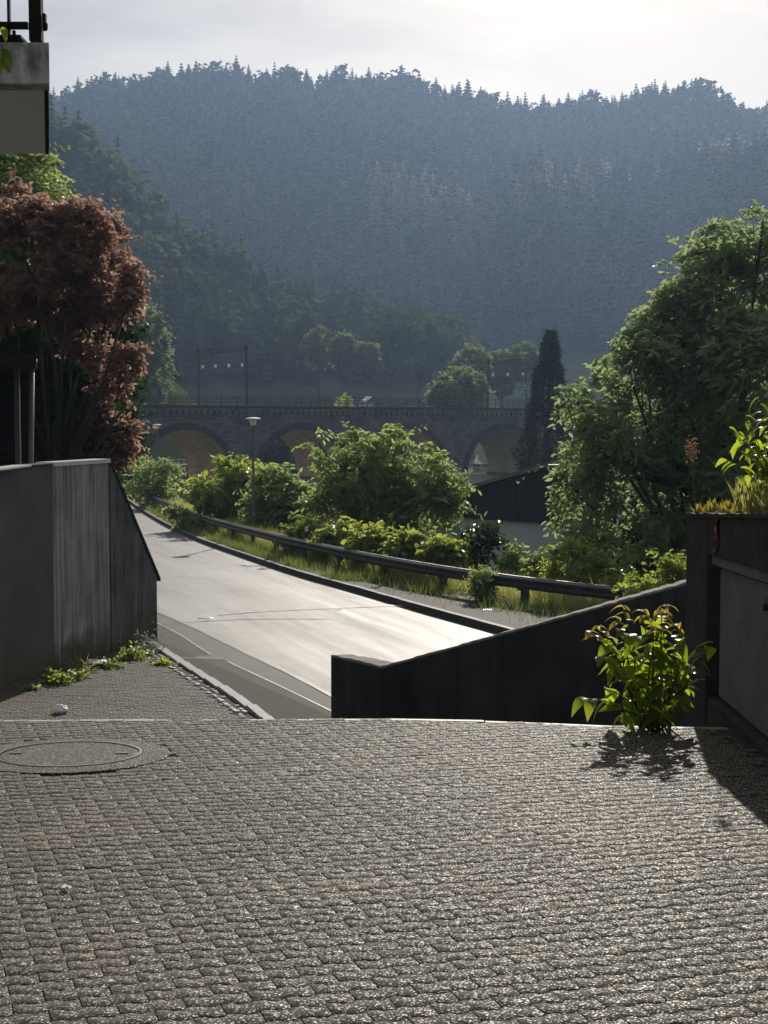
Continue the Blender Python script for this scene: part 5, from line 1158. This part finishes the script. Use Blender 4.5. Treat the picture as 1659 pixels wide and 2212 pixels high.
def forest(name, pts, hts, kinds, mat, label):
    Vs = []; Fs = {3: [], 4: []}; o_ = 0; r = np.random.default_rng(len(pts))
    for k in range(len(pts)):
        V, T_ = (cons if kinds[k] == 0 else brs)[r.integers(4 if kinds[k] == 0 else 3)]
        a = r.uniform(0,6.28); c, s = math.cos(a), math.sin(a); h = hts[k]; wx = h*(r.uniform(.95,1.6) if kinds[k] == 0 else r.uniform(.75,1.1))
        W_ = np.c_[(V[:,0]*c-V[:,1]*s)*wx+pts[k,0], (V[:,0]*s+V[:,1]*c)*wx+pts[k,1], V[:,2]*h+pts[k,2]]
        Vs.append(W_); Fs[T_.shape[1]].append(T_+o_); o_ += len(W_)
    o = obj(name, mesh_arrays(name, np.vstack(Vs), [np.vstack(f) for f in Fs.values() if f]), mat); tag(o, label, 'forest', kind='stuff'); return o
def scatter(n, y0, y1, amax, cond, seed):
    r = np.random.default_rng(seed); y = np.sqrt(r.uniform(y0*y0, y1*y1, n)); x = r.uniform(-amax, amax, n)*y; z = H(x, y); k = cond(x, y, z); return np.c_[x, y, z][k]
A_ = 0.33
P = scatter(2000, 352, 500, A_, lambda x,y,z: z > 7, 1); P = P[np.argsort(P[:,1])]
kd = (np.sin(P[:,0]*.07)+np.sin(P[:,1]*.05+P[:,0]*.03)+rng.normal(0,.5,len(P)) > 0.9).astype(int)
forest('spur_forest', P, np.where(kd == 1, rng.uniform(10,16,len(P)), rng.uniform(13,21,len(P))), kd, M['leaf_far'], 'mixed wood covering the nearer spur on the left')
P = scatter(2900, 560, 860, A_, lambda x,y,z: (z > 0) & (HILL(x,y) > 0), 2)
forest('slope_forest', P, rng.uniform(14,26,len(P)), np.zeros(len(P),int), M['leaf_forest'], 'dark spruce forest on the lower mountain slope')
P = scatter(3500, 860, 1030, A_, lambda x,y,z: z > 20, 3)
forest('ridge_forest', P, rng.uniform(6,15,len(P))*(1+0.25*np.sin(P[:,0]*.13)*np.sin(P[:,0]*.031+P[:,1]*.02))*np.where(rng.random(len(P)) < .10, 1.3, .95), (rng.random(len(P)) < .32).astype(int), M['leaf_forest'], 'spruce forest along the mountain skyline')
def crest2(n, seed):
    r = np.random.default_rng(seed); a = r.uniform(-0.01, 0.31, n); y = 780 - 55*r.random(n)**1.8; x = a*y
    k = (np.sin(x*.075+1)+np.sin(y*.06+x*.03)+np.sin(x*.021-y*.04) + r.normal(0,.55,n)) > 0.75; x, y = x[k], y[k]; return np.c_[x, y, H(x, y)]
P = crest2(620, 8)
M['leaf_sunlitspruce'] = mat_leaf('sunlit_spruce_needles', [(0.3,G(0.10,0.115,0.08)),(0.5,G(0.18,0.155,0.13)),(0.7,G(0.26,0.20,0.17))], (0.42,0.38,0.31), 0.45, 0.95, 0.02, island=False)  # paler needle copy carries the sunlight on the spur trees
forest('sunlit_forest', P, rng.uniform(15,26,len(P)), np.zeros(len(P),int), M['leaf_sunlitspruce'], 'paler sunlit spruces strung along the right-hand spur')
# a lone young spruce on the sunlit mound
b = base_at(384, 266); b[2] = gz(b[0], b[1]); e = empty('young_spruce', b); tag(e, 'small lone spruce on the sunlit grassy mound beyond the viaduct', 'tree')
V, T_ = conifer_arrays(9, 13, 9); hh = max(at(384,786,266)[2]-b[2], 4); me = mesh_arrays('crown', V*np.array([hh*1.6,hh*1.6,hh])+b, [T_]); obj('crown', me, M['leaf_far'], e)
mb = MB(); mb.tube([b-np.array([0,0,.3]), b+np.array([0,0,hh*.4])], [.15,.08], 6); mb.build('trunk', M['bark'], e)

# ---------------------------------------------------------------- grass and weeds
def blades(name, pts, hmin, hmax, wd, mat, lean=0.3, seed=1, kind='stuff', parent=None):
    r = np.random.default_rng(seed); n = len(pts); D_ = np.c_[r.normal(0,lean,n), r.normal(0,lean,n), np.ones(n)]
    V, Fc = cards(pts, D_, r.normal(size=(n,3))*np.array([1,1,.2]), r.uniform(hmin,hmax,n), wd, 0.1, 0.25, True); o = obj(name, mesh_arrays(name, V, [Fc]), mat, parent); tag(o, kind=kind); return o
r_ = np.random.default_rng(77)
y = r_.uniform(30,125,36000); s = np.abs(r_.normal(0,1.1,36000))+0.15; x = sort_interp(y, rail_l)+s; pts = np.c_[x, y, H(x,y)+0.0]
o = blades('verge_grass', pts, .25, .8, .020, M['grass'], .25, 3); tag(o, 'yellowish tall grass on the verge behind the guardrail', 'grass')
NG = 34000; y = r_.uniform(28,100,NG); xr_ = sort_interp(y, rail_l); xk = sort_interp(y, kerb_l)+0.18; f = np.where(y < 44, 1-0.28*np.abs(r_.normal(0,1,NG)), r_.random(NG)); x = xk+(xr_-xk)*np.clip(f,0.02,1.25); pts = np.c_[x, y, rz(y)+.12]
cl = gapfield(pts*1.0, 1.3, 2.0) + r_.normal(0,.25,NG) > 0.0; o = blades('kerb_grass', pts[cl], .08, .40, .020, M['grass_green'], .35, 4); tag(o, 'rough grass growing under the guardrail', 'grass')
n_ = 2600; y = r_.uniform(27,36,n_); x = sort_interp(y, rail_l)+r_.uniform(.2,3,n_); o = blades('tall_grass', np.c_[x,y,H(x,y)], .5, 1.25, .03, M['grass'], .22, 5); tag(o, 'tall seeding grass behind the dark sloping wall', 'grass')
def weed(u, v, rad, n, mat, label, name='weed', ll=.09, lw_=.055, seed=1, hz=.8):
    p = road(u, v); r = np.random.default_rng(seed); s = p[1]/F*rad
    e = empty(name, p); tag(e, label, 'weed', 'weeds at the foot of the left wall')
    P = p + r.normal(size=(n,3))*np.array([s*.5, s*.5, 0]) + np.c_[np.zeros(n), np.zeros(n), np.abs(r.normal(0,s*.45*hz,n))+.02]
    D_ = r.normal(size=(n,3))*np.array([1,1,.5])+np.array([0,0,.3]); V, Fc = cards(P, D_, np.array([0,0,1.0])+r.normal(0,.4,(n,3)), ll*r.uniform(.6,1.3,n), lw_, .2, .2); obj('foliage', mesh_arrays('foliage', V, [Fc]), mat, e)
    mb = MB()
    for k in range(8): q = p+np.array([r.normal(0,s*.3), r.normal(0,s*.3), 0]); mb.tube([q-np.array([0,0,.03]), q+np.array([r.normal(0,.03),r.normal(0,.03),s*.7*hz])], [.006,.003], 4)
    mb.build('stem', M['stem'], e)
weed(325,1412,32,260,M['silver'],'silver-grey leaved weed at the end of the ribbed wall','silver_weed',.10,.025,1,1.3)
weed(285,1425,30,240,M['leaf_bright'],'green weed beside the silver-grey one at the wall foot',seed=2)
weed(350,1438,20,110,M['leaf_bright'],'flat green weed by the start of the cobble gutter',seed=3,hz=.4)
weed(125,1478,32,240,M['leaf_bright'],'green weed at the corner where the ribbed wall begins',seed=4)
weed(165,1468,28,130,M['leaf_shrub'],'low green weed left of the white board',seed=5,hz=.6)
weed(70,1492,20,70,M['leaf_shrub'],'small weed in the shade near the downpipe',seed=6,hz=.6)
weed(245,1444,26,120,M['leaf_shrub'],'thin weed right of the white board',seed=7,hz=.6)
weed(180,1452,18,60,M['grass'],'wispy grass tuft in front of the ribbed wall',seed=8,ll=.3,lw_=.012,hz=.3)

# ---------------------------------------------------------------- small litter
c = road(211,1441); e = empty('white_board', c); tag(e, 'small white board lying at the foot of the ribbed wall', 'board')
mb = MB(); Mx = Matrix.Translation((c[0],c[1],c[2]+.09)) @ Matrix.Rotation(R(12),4,'Z') @ Matrix.Rotation(R(4),4,'Y'); mb.box((-.17,-.22,0),(.17,.22,.02), Mx); mb.build('board', M['white'], e, bevel=.004)
mb = MB(); mb.box((-.12,-.15,-.09),(-.06,.15,-.002), Mx); mb.box((.06,-.15,-.09),(.12,.15,-.002), Mx); mb.build('batten', M['dark_wood'], e)
c = road(131,1543); bm = bmesh.new(); bmesh.ops.create_icosphere(bm, subdivisions=3, radius=.11)
for v_ in bm.verts: v_.co *= 1+.25*math.sin(v_.co.x*40+1)*math.sin(v_.co.y*37)*math.cos(v_.co.z*33); v_.co.z *= .75; v_.co += Vector(c)+Vector((0,0,.07))
me = bpy.data.meshes.new('crumpled_paper'); bm.to_mesh(me); bm.free(); o = obj('crumpled_paper', me, M['white']); tag(o, 'crumpled white paper lying on the lower pavement at the left', 'litter')
lm = leaf_mesh('dry_leaf', .075, .028, .9, .5, 4, M['litter'])
for k, (u_,v_,an,s_,lab) in enumerate([(150,1925,1.2,1.0,'curled pale leaf on the paving at the left, largest of the scraps'),(42,2093,.2,.55,'pale scrap on the paving at the lower left edge'),(228,2129,.1,.6,'pale scrap near the bottom left of the paving'),(287,2076,.9,.45,'tiny pale scrap above the bottom left scrap'),(498,1867,.3,.6,'pale scrap left of centre on the paving'),(395,1733,.0,.5,'pale scrap on the paving right of the manhole'),(348,1690,-.8,.7,'dark twig-like scrap near the manhole')]):
    p = on(u_, v_, 0.004, -.05); o = bpy.data.objects.new('dry_leaf', lm if k < 6 else leaf_mesh('dry_leaf', .075,.02,.4,.5,4,M['bark'])); COL.objects.link(o); o.location = p+np.array([0,0,.012]); o.rotation_euler = (.5,-.4,an+.6); o.scale = (s_,)*3; tag(o, lab, 'leaf', 'scraps on the paving')

# ---------------------------------------------------------------- haze
mb = MB(); mb.box((-1560,-340,-32),(1560,2260,275)); hz = mb.build('haze', None); tag(hz, kind='stuff')
m, nt = newmat('haze'); pv = N(nt, 'ShaderNodeVolumePrincipled'); pv.inputs['Color'].default_value = (0.455,0.645,0.98,1); pv.inputs['Density'].default_value = 0.000168; pv.inputs['Anisotropy'].default_value = 0.55
o = N(nt, 'ShaderNodeOutputMaterial'); L(nt, pv.outputs[0], o.inputs['Volume']); hz.data.materials.append(m)
